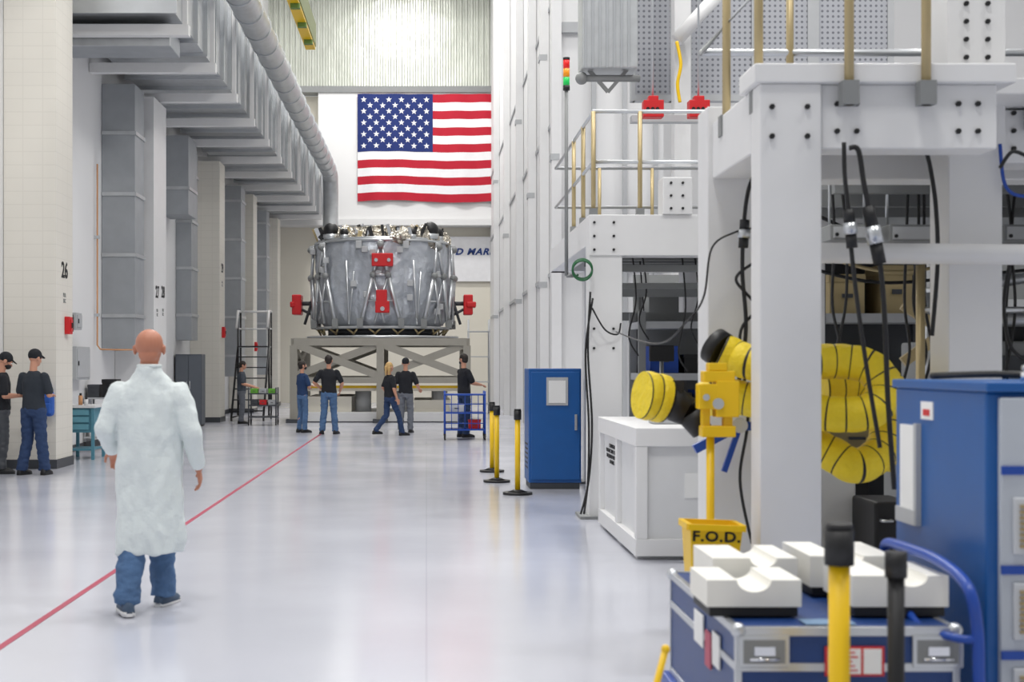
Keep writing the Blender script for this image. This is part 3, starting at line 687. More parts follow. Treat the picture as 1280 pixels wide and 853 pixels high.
for px_ in (955,1172):
    c=P(px_,815,cy0-.003); w=.085;h=.055
    la=G().box((c.x-w,cy0-.008,c.z-h),(c.x+w,cy0,c.z+h)).done('latch',STEEL,r,bev=.004)
    G().box((c.x-w+.015,cy0-.01,c.z-h+.015),(c.x+w-.015,cy0-.007,c.z+h-.015)).done('latch_dish',GREY,la)
    G().box((c.x-.035,cy0-.018,c.z-.012),(c.x+.035,cy0-.009,c.z+.018)).cyl((c.x-.05,cy0-.014,c.z-.025),(c.x+.05,cy0-.014,c.z-.025),.006).done('latch_key',CHROME,la)
c=P(1068,827,cy0)
G().box((c.x-.1,cy0-.004,c.z-.05),(c.x+.1,cy0,c.z+.05)).done('label_sheet',M('label_red',(205,50,50),.6),r)
G().box((c.x-.09,cy0-.006,c.z-.042),(c.x+.02,cy0-.003,c.z+.042)).box((c.x+.03,cy0-.006,c.z-.042),(c.x+.09,cy0-.003,c.z+.042)).each('label_panel',PAPER,r)
g=G()
for k in range(5): g.box((c.x-.078,cy0-.008,c.z-.032+.015*k),(c.x+.01-.01*(k%3),cy0-.005,c.z-.028+.015*k))
g.done('label_print',RED,r)
G().box((cx0-.004,5.05,.5),(cx0,5.17,.62)).box((cx0-.004,5.35,.52),(cx0,5.52,.64)).each('side_sticker',PAPER,r)
G().box((cx0-.005,5.2,.47),(cx0,5.3,.6)).done('side_sticker_red',M('sticker_pink',(190,90,110),.6),r)
G().box((cx0+.25,4.84,cz1),(cx0+.42,4.94,cz1+.003)).done('top_sticker',M('sticker_blue',(110,140,170),.6),r)
def saddle(x0,x1,y0,y1,z0,z1,cr,label,cc=.5):
    r=root('foam_cradle',((x0+x1)/2,(y0+y1)/2,z0),label,'foam cradle','foam cradles')
    G().box((x0+.01,y0+.01,z0),(x1-.01,y1-.01,z0+.035)).done('base_tray',BLACK,r,bev=.004)
    zb=z0+.036; xc=x0+(x1-x0)*cc
    prof=[(x0,zb),(x1,zb),(x1,z1)]
    for k in range(17):
        t=math.pi*k/16; prof.append((xc+cr*math.cos(t),z1-cr*.7*math.sin(t)))
    prof.append((x0,z1)); n=len(prof)
    g=G(); vs=[(a,y0,b) for a,b in prof]+[(a,y1,b) for a,b in prof]
    fs=[(i,(i+1)%n,n+(i+1)%n,n+i) for i in range(n)]+[tuple(range(n))[::-1],tuple(range(n,2*n))]
    g.add(vs,fs).done('foam_block',FOAM,r)
T=cz1+.002
saddle(XX(884,4.98),XX(1002,4.98),4.98,5.3,T,T+.13,.06,'white foam cradle slab with curved notch on a black tray',cc=.5)
saddle(XX(882,5.5),XX(985,5.5),5.36,5.75,T,T+.155,.05,'white foam cradle slab behind the notched slab',cc=.6)
saddle(XX(1066,4.98),XX(1186,4.98),4.98,5.35,T,T+.145,.055,'tall white foam cradle slab beside the cart handle',cc=.62)
saddle(XX(1006,5.5),XX(1110,5.5),5.42,5.85,T,T+.155,.045,'white foam cradle slab between larger slabs',cc=.5)
# ---------------------------------------------------------------- people
def hand(g,w,dr,pn,k=1.,curl=.5,side=1):
    w=V(w);dr=V(dr).normalized();pn=V(pn); pn=(pn-dr*pn.dot(dr)).normalized(); s=dr.cross(pn)*side
    for i in range(4):
        g.rc(w+s*(-.018+.012*i)*k,w+dr*.085*k+s*(-.03+.02*i)*k,.014*k,.0115*k,8)
    for i,L in enumerate((.068,.078,.072,.056)):
        p=w+dr*.085*k+s*(-.03+.02*i)*k; a=curl*.5
        for j in range(3):
            dd=dr*math.cos(a)+pn*math.sin(a); q=p+dd*L*k*(.45,.32,.25)[j]; g.rc(p,q,.0095*k,.0085*k,8); p=q; a+=curl*.8
    p=w+dr*.02*k-s*.022*k; q=p+(dr*.6-s*.7+pn*.35).normalized()*.045*k; g.rc(p,q,.014*k,.011*k,8); g.rc(q,q+(dr*.85-s*.15+pn*.45).normalized()*.035*k,.0105*k,.009*k,8)
def ering(z,rx,ry,cx=0,cy=0,n=28,fold=0,ph=0,k=5):
    out=[]
    for i in range(n):
        t=2*math.pi*i/n; f=1+fold*math.sin(k*t+ph)+fold*.6*math.sin((k*2+1)*t+ph*2)
        out.append((cx+rx*f*math.cos(t),cy+ry*f*math.sin(t),z))
    return out
def person(loc,rot,H,label,shirt,pants,pose={},hair=HAIRD,skin=SKIN,shoes=SHOE,mask=None,head=(0,0),sleeve=.55,coat=False,female=False,vox=.009,ponytail=False,curl=.45,belly=0,cap=False,sole=None,lr=1.):
    k=H/1.78
    r=root('person',loc,label,'person',None,rot); r.scale=(k,k,k)
    J=dict(shL=(-.175,0,1.41),shR=(.175,0,1.41),elL=(-.25,-.03,1.14),elR=(.25,-.03,1.14),wrL=(-.27,.05,.9),wrR=(.27,.05,.9),
           hpL=(-.09,0,.93),hpR=(.09,0,.93),knL=(-.11,.02,.5),knR=(.11,.02,.5),anL=(-.12,-.02,.09),anR=(.12,-.02,.09),toL=(-.14,.15,0),toR=(.14,.15,0))
    J.update(pose); J={a:V(b) for a,b in J.items()}
    if female:
        for a in ('shL','shR'): J[a].x*=.87
    sc=.9 if female else 1.
    hs=1.07 if coat else 1.
    Rh=Matrix.Rotation(head[0],3,'Z')@Matrix.Rotation(-head[1],3,'X'); nk=V((0,0,1.55))
    def hr(p):
        q=V(p)-nk
        if coat: q=V((q.x*1.1,q.y*1.05,q.z))
        return nk+Rh@q
    g=G()
    g.loft([ering(.84,.13,.09),ering(.93,.16*sc,.11),ering(1.08,.135*sc,.095+belly),ering(1.2,.145*sc,.1+belly*.6),ering(1.32,.16*sc,.1),ering(1.42,.13*sc,.08),ering(1.47,.065,.06)])
    g.rc((0,-.015,1.42),hr((0,-.01,1.60)),.058*sc,(.058 if coat else .05)*sc)
    g.sph(hr((0,-.012,1.69)),(.081*hs,.094*hs,.093),22,14,R=Rh); g.sph(hr((0,.02,1.655)),(.068*hs,.08*hs,.095),20,14,R=Rh); g.sph(hr((0,.035,1.605)),(.055*hs,.058,.056),16,10,R=Rh); g.sph(hr((0,.07,1.69)),(.055,.03,.02),12,8,R=Rh)
    if coat: g.sph(hr((0,-.045,1.62)),(.062,.05,.05),16,10,R=Rh)
    g.rc(hr((0,.09,1.675)),hr((0,.112,1.638)),.008,.014,8); g.sph(hr((0,.085,1.56+.025)),(.02,.018,.014),8,6,R=Rh)
    for s_ in (-1,1):
        g.sph(hr((s_*.083,-.006,1.652)),(.012,.021,.034),10,8,R=Rh); g.sph(hr((s_*.09,-.014,1.662)),(.007,.014,.02),8,6,R=Rh)
    for s_,a in ((-1,'L'),(1,'R')):
        sh,el,wr=J['sh'+a],J['el'+a],J['wr'+a]
        g.rc(sh-V((0,0,.02)),el,(.046 if coat else .05)*sc,.042*sc); g.rc(el,el.lerp(wr,.3),.042*sc,.043*sc); g.rc(el.lerp(wr,.3),wr,.043*sc,.027*sc)
        dr=(wr-el).normalized(); pn=V((-s_,0,0)) if abs(dr.z)>.6 else V((0,0,-1))
        hand(g,wr,dr,pn,1.,curl,side=-s_ if abs(dr.z)>.6 else s_)
        hp,kn,an=J['hp'+a],J['kn'+a],J['an'+a]
        g.rc(hp,kn,.08,.055); g.rc(kn,kn.lerp(an,.35)+V((0,-.008,0)),.055,.054); g.rc(kn.lerp(an,.35)+V((0,-.008,0)),an,.054,.04)
        to=J['to'+a]; hd=V((to.x-an.x,to.y-an.y,0)).normalized(); g.rc(an-V((0,0,.03)),V((an.x,an.y,an.z-.05))+hd*.14,.032,.026)
    b=g.done('body',skin,r,world=False); remesh(b,vox if not coat else .006,smooth=2)
    for s_ in (-1,1):
        e=G().sph(hr((s_*.031,.085,1.667)),.013,10,8).done('eye',EYEW,r,world=False); G().sph(hr((s_*.031,.0955,1.667)),.005,8,6).done('iris',INK,e,world=False)
        G().rc(hr((s_*.018,.1,1.69)),hr((s_*.046,.089,1.691)),.004,.003,6).done('eyebrow',hair or HAIRD,r,world=False)
    if mask:
        G().sph(hr((0,.048,1.612)),(.062,.07,.052),18,12,R=Rh).done('face_mask',mask,r,world=False)
        for s_ in (-1,1): G().tube([hr((s_*.05,.07,1.63)),hr((s_*.075,.03,1.65)),hr((s_*.088,-.01,1.66))],.003,6).done('mask_strap',mask,r,world=False)
    else: G().sph(hr((0,.091,1.605)),(.022,.008,.007),10,6,R=Rh).done('mouth',LIP,r,world=False)
    if hair and not cap:
        g=G().sph(hr((0,-.018,1.695)),(.087,.1,.1),22,14,R=Rh).sph(hr((0,-.045,1.63)),(.068,.062,.05),16,10,R=Rh)
        if ponytail:
            g.rc(hr((0,-.08,1.70)),hr((0,-.13,1.66)),.03,.035); g.rc(hr((0,-.13,1.66)),hr((0,-.12,1.48)),.035,.02)
            g.rc(hr((-.05,-.06,1.64)),hr((-.05,-.07,1.5)),.04,.025); g.rc(hr((.05,-.06,1.64)),hr((.05,-.07,1.5)),.04,.025)
        h=g.done('hair',hair,r,world=False); remesh(h,.01,disp=.006,ds=40)
    if cap:
        g=G().sph(hr((0,-.014,1.705)),(.09,.105,.095),22,14,R=Rh).rc(hr((-.04,.09,1.715)),hr((-.03,.15,1.70)),.012,.008).rc(hr((.04,.09,1.715)),hr((.03,.15,1.70)),.012,.008).rc(hr((0,.09,1.717)),hr((0,.16,1.70)),.012,.008)
        h=g.done('cap',cap,r,world=False); remesh(h,.009)
    g=G()
    g.loft([ering(.84,.15*sc,.115),ering(.92,.178*sc,.128),ering(.99,.168*sc,.118),ering(1.03,.155*sc,.11+belly)])
    for a in 'LR':
        hp,kn,an=J['hp'+a],J['kn'+a],J['an'+a]; an2=kn.lerp(an,.93)
        g.rc(hp-V((0,0,.02)),kn,.098*sc*lr,.076*sc*lr,16); g.rc(kn,an2,.076*sc*lr,.07*sc*lr,16)
        g.cyl(an2-V((0,0,.05)),an2+V((0,0,.02)),.074*sc*lr,.07*sc*lr,n=16)
    p=g.done('trousers',pants,r,world=False); remesh(p,.012 if not coat else .007,disp=.014,ds=12,smooth=2,zs=1.6)
    for a in 'LR':
        an,to=J['an'+a],J['to'+a]; hd=V((to.x-an.x,to.y-an.y,0)).normalized(); sd=V((-hd.y,hd.x,0)); bz=an.z-.09
        def ring(t,w,h,z0,flat=0):
            c=V((an.x,an.y,bz))+hd*t; o=[]
            for i in range(14):
                th=2*math.pi*i/14; o.append(c+sd*w*math.cos(th)+V((0,0,max(z0,z0+h*math.sin(th)))))
            return o
        S=[(-.085,.018,.05),(-.07,.036,.075),(-.03,.042,.1),(.03,.042,.09),(.09,.047,.065),(.14,.047,.05),(.18,.038,.036),(.2,.018,.022)]
        s1=G().loft([ring(t,w,h,.02) for t,w,h in S]).done('shoe',shoes,r,world=False)
        G().loft([[V((q.x,q.y,bz+(.03 if i2<7 else 0))) for i2,q in enumerate(ring(t,w*1.06,h,.0))] for t,w,h in S]).done('sole',sole or BLACK,s1,world=False)
    g=G()
    if not coat:
        g.loft([ering(.93,.182*sc,.13+belly*.8),ering(.98,.178*sc,.13+belly),ering(1.08,.165*sc,.122+belly),ering(1.2,.172*sc,.125+belly*.6),ering(1.32,.185*sc,.13),ering(1.40,.165*sc,.11),ering(1.45,.11*sc,.09),ering(1.485,.068,.068)])
        for a in 'LR':
            sh,el=J['sh'+a],J['el'+a]; e2=sh.lerp(el,sleeve+.25) ; g.rc(sh-V((0,0,.01)),e2,.066*sc,.062*sc)
        o=g.done('shirt',shirt,r,world=False); remesh(o,.012,disp=.012,ds=9,smooth=2)
    else:
        g.loft([ering(.375,.212,.175,cx=-.01,n=96,fold=.06,ph=1),ering(.5,.212,.175,n=96,fold=.055,ph=1.2),ering(.7,.21,.17,n=96,fold=.045,ph=1.6),ering(.9,.21,.16,n=96,fold=.035,ph=2.0),ering(1.05,.206,.152,n=96,fold=.025,ph=2.4),ering(1.2,.204,.15,n=96,fold=.012,ph=2.6),ering(1.31,.205,.142,n=96),ering(1.385,.20,.125,n=96),ering(1.435,.175,.105,n=96),ering(1.475,.125,.09,n=96),ering(1.51,.085,.078,n=96),ering(1.545,.074,.074,n=96)])
        for a in 'LR':
            sh,el,wr=J['sh'+a],J['el'+a],J['wr'+a]
            g.rc(sh-V((0,0,.022)),el,.078,.068,20); g.rc(el,el.lerp(wr,.8),.068,.056,20); g.cyl(el.lerp(wr,.78),el.lerp(wr,.97),.047,.043,n=20)
        o=g.done('lab_coat',shirt,r,world=False); remesh(o,.007,disp=.021,ds=10,smooth=2,zs=.55)
        c=G()
        c.tube([V((.068*math.cos(t*math.pi/12),.068*math.sin(t*math.pi/12)-.01,1.55)) for t in range(25)],.012,8); c.done('collar',shirt,r,world=False)
    return r
man=person((XX(187,9.15),9.15,0),.0,1.81,'bald person in long white lab coat and jeans walking away',COAT,DENIM,
  dict(shL=(-.178,0,1.40),shR=(.178,0,1.40),elL=(-.272,-.04,1.15),wrL=(-.27,.17,1.0),elR=(.28,-.06,1.13),wrR=(.305,.02,.9),
       hpL=(-.08,0,.93),hpR=(.08,0,.93),knL=(-.095,-.04,.5),anL=(-.1,-.2,.1),toL=(-.2,.05,0),knR=(.045,.14,.5),anR=(.05,.2,.09),toR=(.12,.45,0)),
  hair=None,skin=M('skin_ruddy',(186,124,98),.5,var=.12),shoes=SHOEB,coat=True,curl=.55,sole=SOLE,belly=.03,lr=1.14)
def pw(x,yf): d=2827/(yf-455); return (XX(x,d),d,0)
HOLD=dict(elL=(-.24,.02,1.14),wrL=(-.13,.24,1.14),elR=(.24,.02,1.14),wrR=(.13,.24,1.14))
CROSS=dict(elL=(-.25,.04,1.16),wrL=(.02,.2,1.17),elR=(.25,.04,1.15),wrR=(-.02,.22,1.12))
person(pw(42,594),-.3,1.79,'person in charcoal t-shirt and jeans standing with hands in front',CHAR,DENIM2,dict(HOLD,anL=(-.16,-.05,.09),anR=(.15,.05,.09)),head=(-.3,.25),cap=BLKSHIRT,lr=1.1)
person((XX(2,20.6),20.6,0),-1.2,1.76,'person in black t-shirt and cap looking down',BLKSHIRT,DGREY,HOLD,head=(0,.5),mask=BLACK,cap=BLKSHIRT)
person((XX(302,37.7),37.7,0),-1.4,1.66,'person in grey t-shirt and jeans reaching toward a parts cart',GRYSHIRT,GDENIM,dict(HOLD,wrL=(-.13,.38,1.05),wrR=(.13,.4,1.02)),head=(0,.3))
person(pw(378,541),-.9,1.65,'person in navy shirt and jeans standing with crossed arms',NAVY,DENIM,CROSS,head=(-.2,0),female=True,mask=BLACK)
person(pw(411,543),.0,1.78,'person in black t-shirt and jeans standing with hands on hips',BLKSHIRT,DENIM,dict(elL=(-.33,-.02,1.17),wrL=(-.2,.1,1.04),elR=(.3,0,1.15),wrR=(.25,.14,.98),anL=(-.15,0,.09),anR=(.15,0,.09),toL=(-.2,.2,0),toR=(.22,.2,0)),head=(-.2,0))
person(pw(487,545),-1.,1.62,'blonde person in black top and dark jeans in mid-stride',BLKSHIRT,DENIM2,dict(knL=(-.08,-.04,.5),anL=(-.1,-.34,.13),toL=(-.1,-.1,0),knR=(.09,.2,.51),anR=(.1,.3,.09),toR=(.12,.55,0),elL=(-.22,-.06,1.16),wrL=(-.2,.1,1.0)),hair=HAIRB,female=True,ponytail=True,head=(.2,0))
person(pw(507,541),-.15,1.72,'person in black t-shirt and grey jeans seen from behind',BLKSHIRT,GDENIM,dict(elR=(.28,.0,1.14),wrR=(.3,.18,1.05)),head=(.1,0),cap=BLKSHIRT)
person((XX(580,30.75),30.75,0),-1.1,1.80,'person in black t-shirt and mask reaching over a blue cart',BLKSHIRT,DENIM2,dict(elL=(-.24,.1,1.17),wrL=(-.12,.33,1.15),elR=(.25,.08,1.16),wrR=(.14,.34,1.12)),head=(1.9,.15),mask=BLACK)
# ---------------------------------------------------------------- spacecraft and stand
SC=V((-1.24,40.4,0))
r=root('spacecraft_module',SC+V((0,0,2.385)),'silver foil wrapped cylindrical spacecraft module with red covers','spacecraft')
def cp(a,rad,z): return SC+V((rad*math.sin(a),-rad*math.cos(a),z))
NA=300; NJ=48; rings=[]
for j in range(NJ+1):
    z=2.62+2.35*j/NJ; rg=[]
    for i in range(NA):
        a=2*math.pi*i/NA; q=i/NA*9+.5; bul=.06*math.sin(math.pi*(q%1))**.5*math.sin(math.pi*j/NJ)**.5
        s3=V((math.sin(a),math.cos(a),0)); t=j/NJ
        nz=(abs(noise.noise(V((s3.x*3.2,s3.y*3.2,z*1.1))))*-.11)+abs(noise.noise(V((s3.x*8,s3.y*8,z*3+5))))*-.05+noise.noise(V((s3.x*18,s3.y*18,z*7)))*.014
        low=-.2*max(0,1-t*5)**2
        rg.append(cp(a,1.84+.05*t+bul+nz+low,z))
    rings.append(rg)
G().loft(rings).done('insulation_blanket',FOIL,r)
G().cyl(SC+V((0,0,4.93)),SC+V((0,0,4.99)),1.94,n=72).cyl(SC+V((0,0,4.99)),SC+V((0,0,5.05)),1.85,n=72).done('upper_ring',STEEL,r)
G().cyl(SC+V((0,0,2.55)),SC+V((0,0,2.62)),1.9,n=72).done('lower_ring',LGREY,r)
G().cyl(SC+V((0,0,2.39)),SC+V((0,0,2.55)),1.55,n=48).done('adapter_ring',DGREY,r)
g=G()
for i in range(80):
    a=random.uniform(0,6.28);rd=random.uniform(.3,1.75); h=random.uniform(.18,.5)
    g.sph(cp(a,rd,5.02),(random.uniform(.12,.36),random.uniform(.12,.36),h),random.randint(5,8),5)
g.v=[p+V((noise.noise(p*6)*.08,noise.noise(p*7)*.08,noise.noise(p*5)*.08)) for p in g.v]
o=g.done('top_foil_cover',FOILG,r)
for p in o.data.polygons: p.use_smooth=False
for a,rd,s_ in ((-.95,1.72,.22),(.9,1.72,.23),(-2.3,1.6,.2),(2.3,1.6,.2),(-.6,1.78,.12),(.5,1.78,.12),(1.15,1.7,.16),(-1.2,1.7,.15)):
    G().sph(cp(a,rd,5.06+s_),s_,16,10).done('pressure_tank',BLACK,r)
    G().cyl(cp(a,rd,5.03),cp(a,rd,5.06+s_*.5),s_*.9,s_*1.04).done('tank_collar',STEEL,r)
g=G()
for i in range(95):
    a=random.uniform(-1.7,1.7); rd=random.uniform(1.0,1.85); p=cp(a,rd,5.03); h=random.uniform(.1,.42); w=random.uniform(.03,.12); g.beam(p,p+V((random.uniform(-.2,.2),0,h)),w,w,mi=random.choice((0,0,1,2,2)))
g.each('top_fitting',[CHROME,BRASS,BLACK],r)
g=G(); gb=G()
for a,ful in ((0,1),(-.95,1),(.9,1),(-1.5,1),(1.45,1),(2.2,1),(-2.2,1),(3.1,1),(-.5,0),(.47,0)):
    if ful:
        g.cyl(cp(a,1.96,4.93),cp(a-.1,2.02,4.0),.045).cyl(cp(a,1.96,4.93),cp(a+.1,2.02,4.0),.045).cyl(cp(a-.1,2.02,4.0),cp(a-.28,1.98,2.64),.06).cyl(cp(a+.1,2.02,4.0),cp(a+.28,1.98,2.64),.06)
        g.cyl(cp(a-.1,2.02,4.0),cp(a+.1,2.02,4.0),.045).cyl(cp(a-.1,2.02,4.0),cp(a+.05,2.01,2.7),.035).cyl(cp(a+.1,2.02,4.0),cp(a-.08,2.01,2.7),.03).cyl(cp(a-.2,2.0,3.3),cp(a+.2,2.0,3.3),.03)
        for s_ in (-.1,.1,0): gb.sph(cp(a+s_,2.04,4.0 if s_ else 4.8),.095,8,6)
        for s_ in (-.28,.28): gb.box(cp(a+s_,2.02,2.58)-V((.08,.06,.0)),cp(a+s_,2.02,2.62)+V((.08,.06,.2)))
    else:
        g.cyl(cp(a,1.96,4.4),cp(a+.05,1.98,2.66),.03).cyl(cp(a+.12,1.96,4.1),cp(a+.05,1.98,2.66),.022)
g.each('strut',STEEL,r); gb.each('strut_joint',GREY,r)
g=G()
for a in (-.95,.9,-1.5,1.45,0,-.3,.35):
    g.box(cp(a,2.0,4.72)-V((.08,.05,0)),cp(a,2.0,4.72)+V((.08,.05,.2)))
    for j in range(3):
        z=2.85+random.random()*1.9; aa=a+random.uniform(-.12,.12); g.box(cp(aa,1.98,z)-V((.08,.06,.06)),cp(aa,1.98,z)+V((.08,.06,.1)))
g.each('surface_box',[LGREY],r,bev=.01)
g=G()
for i in range(36):
    a=2*math.pi*i/36; g.cyl(cp(a,1.85,2.55),cp(a+.1*(1 if i%2 else -1),1.75,2.4),.025)
g.each('lower_strut',BRASS,r)
f0=SC.y-2.2
for (xc,yc,w,h,nm) in ((478,325,27,15,'red_cover'),(477,371,14,16,'red_cover'),(478,384,18,14,'red_cover')):
    G().box(P(xc-w/2,yc+h/2,f0),P(xc+w/2,yc-h/2,f0+.3)).done(nm,RED,r,bev=.02)
G().cyl(P(470,325,f0-.04),P(470,325,f0),.05).cyl(P(486,325,f0-.04),P(486,325,f0),.05).cyl(P(478,386,f0-.04),P(478,386,f0),.06).each('cover_fastener',CHROME,r)
for s_ in (-1,1):
    x=SC.x+s_*2.42
    G().box((x-.13,SC.y-.35,ZZ(394,40.4)),(x+.13,SC.y+.3,ZZ(369,40.4))).box((x-.05,SC.y-.4,ZZ(385,40.4)),(x+.2*s_+.02,SC.y+.2,ZZ(378,40.4))).done('red_side_cover',RED,r,bev=.03)
    G().cyl((SC.x+s_*1.85,SC.y,3.3),(x,SC.y,3.3),.06).cyl((SC.x+s_*1.85,SC.y,2.9),(x,SC.y,3.2),.04).cyl((SC.x+s_*1.95,SC.y-.2,3.5),(SC.x+s_*2.2,SC.y-.2,2.7),.04).done('side_bracket',DGREY,r)
r=root('assembly_stand',SC,'warm grey steel stand with crossed braces holding the spacecraft','stand')
q=2.33; zt=2.28; zl=1.25; W=.16
y0,y1=SC.y-2.1,SC.y+2.1; xs=(SC.x-q,SC.x,SC.x+q)
for x in xs:
    for y in (y0,y1):
        l_=G().box((x-.1,y-.1,.1),(x+.1,y+.1,zt-.2)).done('leg',STANDG,r)
        G().box((x-.2,y-.2,0),(x+.2,y+.2,.1)).done('foot',DGREY,l_)
g=G()
for y in (y0,y1): g.beam((xs[0],y,zt-.1),(xs[2],y,zt-.1),W,.2).beam((xs[0],y,zl-.1),(xs[2],y,zl-.1),W,.16)
for x in xs: g.beam((x,y0,zt-.1),(x,y1,zt-.1),W,.19).beam((x,y0,zl-.1),(x,y1,zl-.1),W,.15)
g.each('frame_beam',STANDG,r)
g=G()
for y in (y0-.02,y1):
    for a,b in ((xs[0],xs[1]),(xs[1],xs[2])): g.beam((a,y,zt-.15),(b,y,zl),.12,.2).beam((b,y+.05,zt-.15),(a,y+.05,zl),.12,.2)
for x in (xs[0],xs[2]): g.beam((x,y0,zt-.15),(x,y1,zl),.1,.16).beam((x,y1,zt-.15),(x,y0,zl),.1,.16)
g.each('cross_brace',STANDG,r)
G().cyl(SC+V((0,0,2.28)),SC+V((0,0,2.36)),2.15,n=64).done('support_ring',STEEL,r)
r=root('base_platform',(SC.x,40.4,0),'low pale base platform with round pads and yellow edge strip','platform')
G().box((SC.x-2.1,SC.y-1.8,.02),(SC.x+2.1,SC.y+1.8,.28)).done('slab',WHITE,r,bev=.02)
g=G()
for x in (-1.5,-.5,.6,1.6): g.cyl((SC.x+x,SC.y-1.2,.28),(SC.x+x,SC.y-1.2,.85),.22,n=20)
g.each('pad',LGREY,r)
G().box((SC.x-2.1,SC.y-1.85,.85),(SC.x+2.1,SC.y+1.8,.93)).done('top_plate',CREAM,r)
G().box((SC.x-2.1,SC.y-1.88,.93),(SC.x+2.1,SC.y-1.8,1.0)).done('edge_strip',YEL,r)
G().box((SC.x-2.0,SC.y-1.7,.28),(SC.x-.8,SC.y+1.5,.7)).box((SC.x+.9,SC.y-1.6,.28),(SC.x+1.9,SC.y+1.5,.6)).each('side_block',CREAM,r)
G().box((SC.x-2.0,SC.y-1.7,0),(SC.x+2.0,SC.y+1.7,.02)).done('underside',DGREY,r)
# ---------------------------------------------------------------- carts, benches, stairs
def shelfcart(x0,x1,y0,y1,h,mat,label,name='shelf_cart',levels=(.2,.55,.95),wheels=True,cat='cart'):
    r=root(name,((x0+x1)/2,(y0+y1)/2,0),label,cat)
    for x in (x0,x1):
        for y in (y0,y1):
            G().cyl((x,y,.12 if wheels else 0),(x,y,h),.02).done('post',mat,r)
            if wheels: G().cyl((x-.015,y,.06),(x+.015,y,.06),.06).box((x-.02,y-.02,.06),(x+.02,y+.02,.13)).done('caster',BLACK,r)
    for z in levels: G().box((x0-.02,y0-.02,z),(x1+.02,y1+.02,z+.03)).done('shelf',mat,r)
    return r
def stuffbox(x0,x1,y0,y1,z0,z1,mat,label,lid=None,name='storage_box',cat='box'):
    z0+=.002
    r=root(name,((x0+x1)/2,(y0+y1)/2,z0),label,cat)
    h=z1-z0
    G().box((x0,y0,z0),(x1,y1,z1-h*.2)).done('box_body',mat,r,bev=.004)
    G().box((x0-.008,y0-.008,z1-h*.2),(x1+.008,y1+.008,z1)).done('lid',lid or mat,r,bev=.004)
    G().box((x0+(x1-x0)*.35,y0-.02,z0+h*.4),(x0+(x1-x0)*.65,y0-.001,z0+h*.5)).done('handle',DGREY,r)
    return r
xa,xb=XX(556,29.7),XX(606,29.7)
r=shelfcart(xa,xb,29.6,30.2,1.02,CARTB,'blue wire-sided rolling cart beside a person',levels=(.2,.55,.93))
g=G()
for k in range(7):
    x=xa+(xb-xa)*k/6; g.cyl((x,29.6,.2),(x,29.6,.93),.008)
for z in (.35,.75): g.cyl((xa,29.6,z),(xb,29.6,z),.01)
g.done('wire_side',CARTB,r)
stuffbox(xa+.1,xa+.4,29.75,30.05,.58,.75,WHITE,'white box on the blue cart shelf'); stuffbox(xa+.5,xa+.75,29.75,30.05,.23,.42,RED,'red box on the lower cart shelf')
r=shelfcart(XX(312,36.8),XX(346,36.8),36.6,37.1,.98,DGREY,'dark parts cart with green and grey items',levels=(.2,.5,.8))
GREEN=M('green_item',(110,180,60),.5)
for k in range(3):
    x=XX(314,36.8)+.23*k
    stuffbox(x,x+.18,36.65,36.95,.83,.95,(GREEN,LGREY,GREEN)[k],('green','grey','green')[k]+' small parts bin on the cart')
    stuffbox(x,x+.18,36.65,36.95,.53,.66,(DGREY,RED,LGREY)[k],('dark','red','grey')[k]+' small parts bin on the middle shelf')
r=root('workbench',(XX(98,23.6),23.9,0),'teal workbench with white top by the wall column','workbench')
xa,xb=XX(80,23.5),XX(117,23.5)
G().box((xa-.02,23.5,.86),(xb+.02,24.4,.9)).done('worktop',WHITE,r)
for x in (xa,xb-.05):
    for y in (23.53,24.3): G().box((x,y,0),(x+.05,y+.05,.86)).done('leg',TEAL,r)
G().box((xa+.05,23.56,.45),(xb-.05,24.3,.86)).done('drawer_unit',TEAL,r); G().box((xa+.05,23.56,.15),(xb-.05,24.3,.18)).done('lower_shelf',TEAL,r)
for k in range(3): G().box((xa+.09,23.53,.5+.12*k),(xb-.09,23.56,.59+.12*k)).done('drawer',M('teal_light',(100,158,174),.5),r)
for k,(x,y,h,m_) in enumerate(((xa+.05,23.7,.12,LGREY),(xa+.2,23.8,.16,ORANGE),(xa+.33,23.65,.1,WHITE))):
    rr_=root('spray_bottle',(x,y,.9),'small %s bottle on the workbench'%('grey','orange','white')[k],'bottle','bottles')
    G().cyl((x,y,.902),(x,y,.9+h),.035).done('bottle_body',m_,rr_); G().cyl((x,y,.9+h),(x,y,.94+h),.02).done('bottle_cap',BLACK,rr_)
shelfcart(XX(106,26.5),XX(150,26.5),26.5,27.2,.96,LGREY,'grey bench cart loaded with instruments',levels=(.2,.55,.93))
for (a,b,z0,z1,m_,lb) in ((108,122,.96,1.2,DGREY,'dark instrument box on the bench cart'),(126,144,.96,1.3,BLACK,'black monitor-like instrument on the bench cart'),(110,126,.58,.8,CARTB,'blue box on the bench cart shelf'),(130,146,.23,.48,ORANGE,'orange box on the lower bench shelf'),(110,124,.23,.45,WHITE,'white box on the lower bench shelf'),(130,147,.58,.86,LGREY,'grey box on the bench cart shelf')):
    stuffbox(XX(a,26.5),XX(b,26.5),26.6,26.95,z0,z1,m_,lb)
r=root('backpack',(-5.68,21.36,.78),'blue fabric backpack hanging on the block column','bag')
b=G().box((-5.79,21.28,.8),(-5.6,21.46,1.18)).done('bag_body',CANVAS,r,bev=.05); G().box((-5.77,21.24,.84),(-5.62,21.29,1.0)).done('front_pocket',CANVAS,r,bev=.02)
G().tube(spline([(-5.75,21.4,1.17),(-5.72,21.42,1.3),(-5.66,21.42,1.3),(-5.63,21.4,1.17)]),.012).done('bag_strap',DBLUE,r)
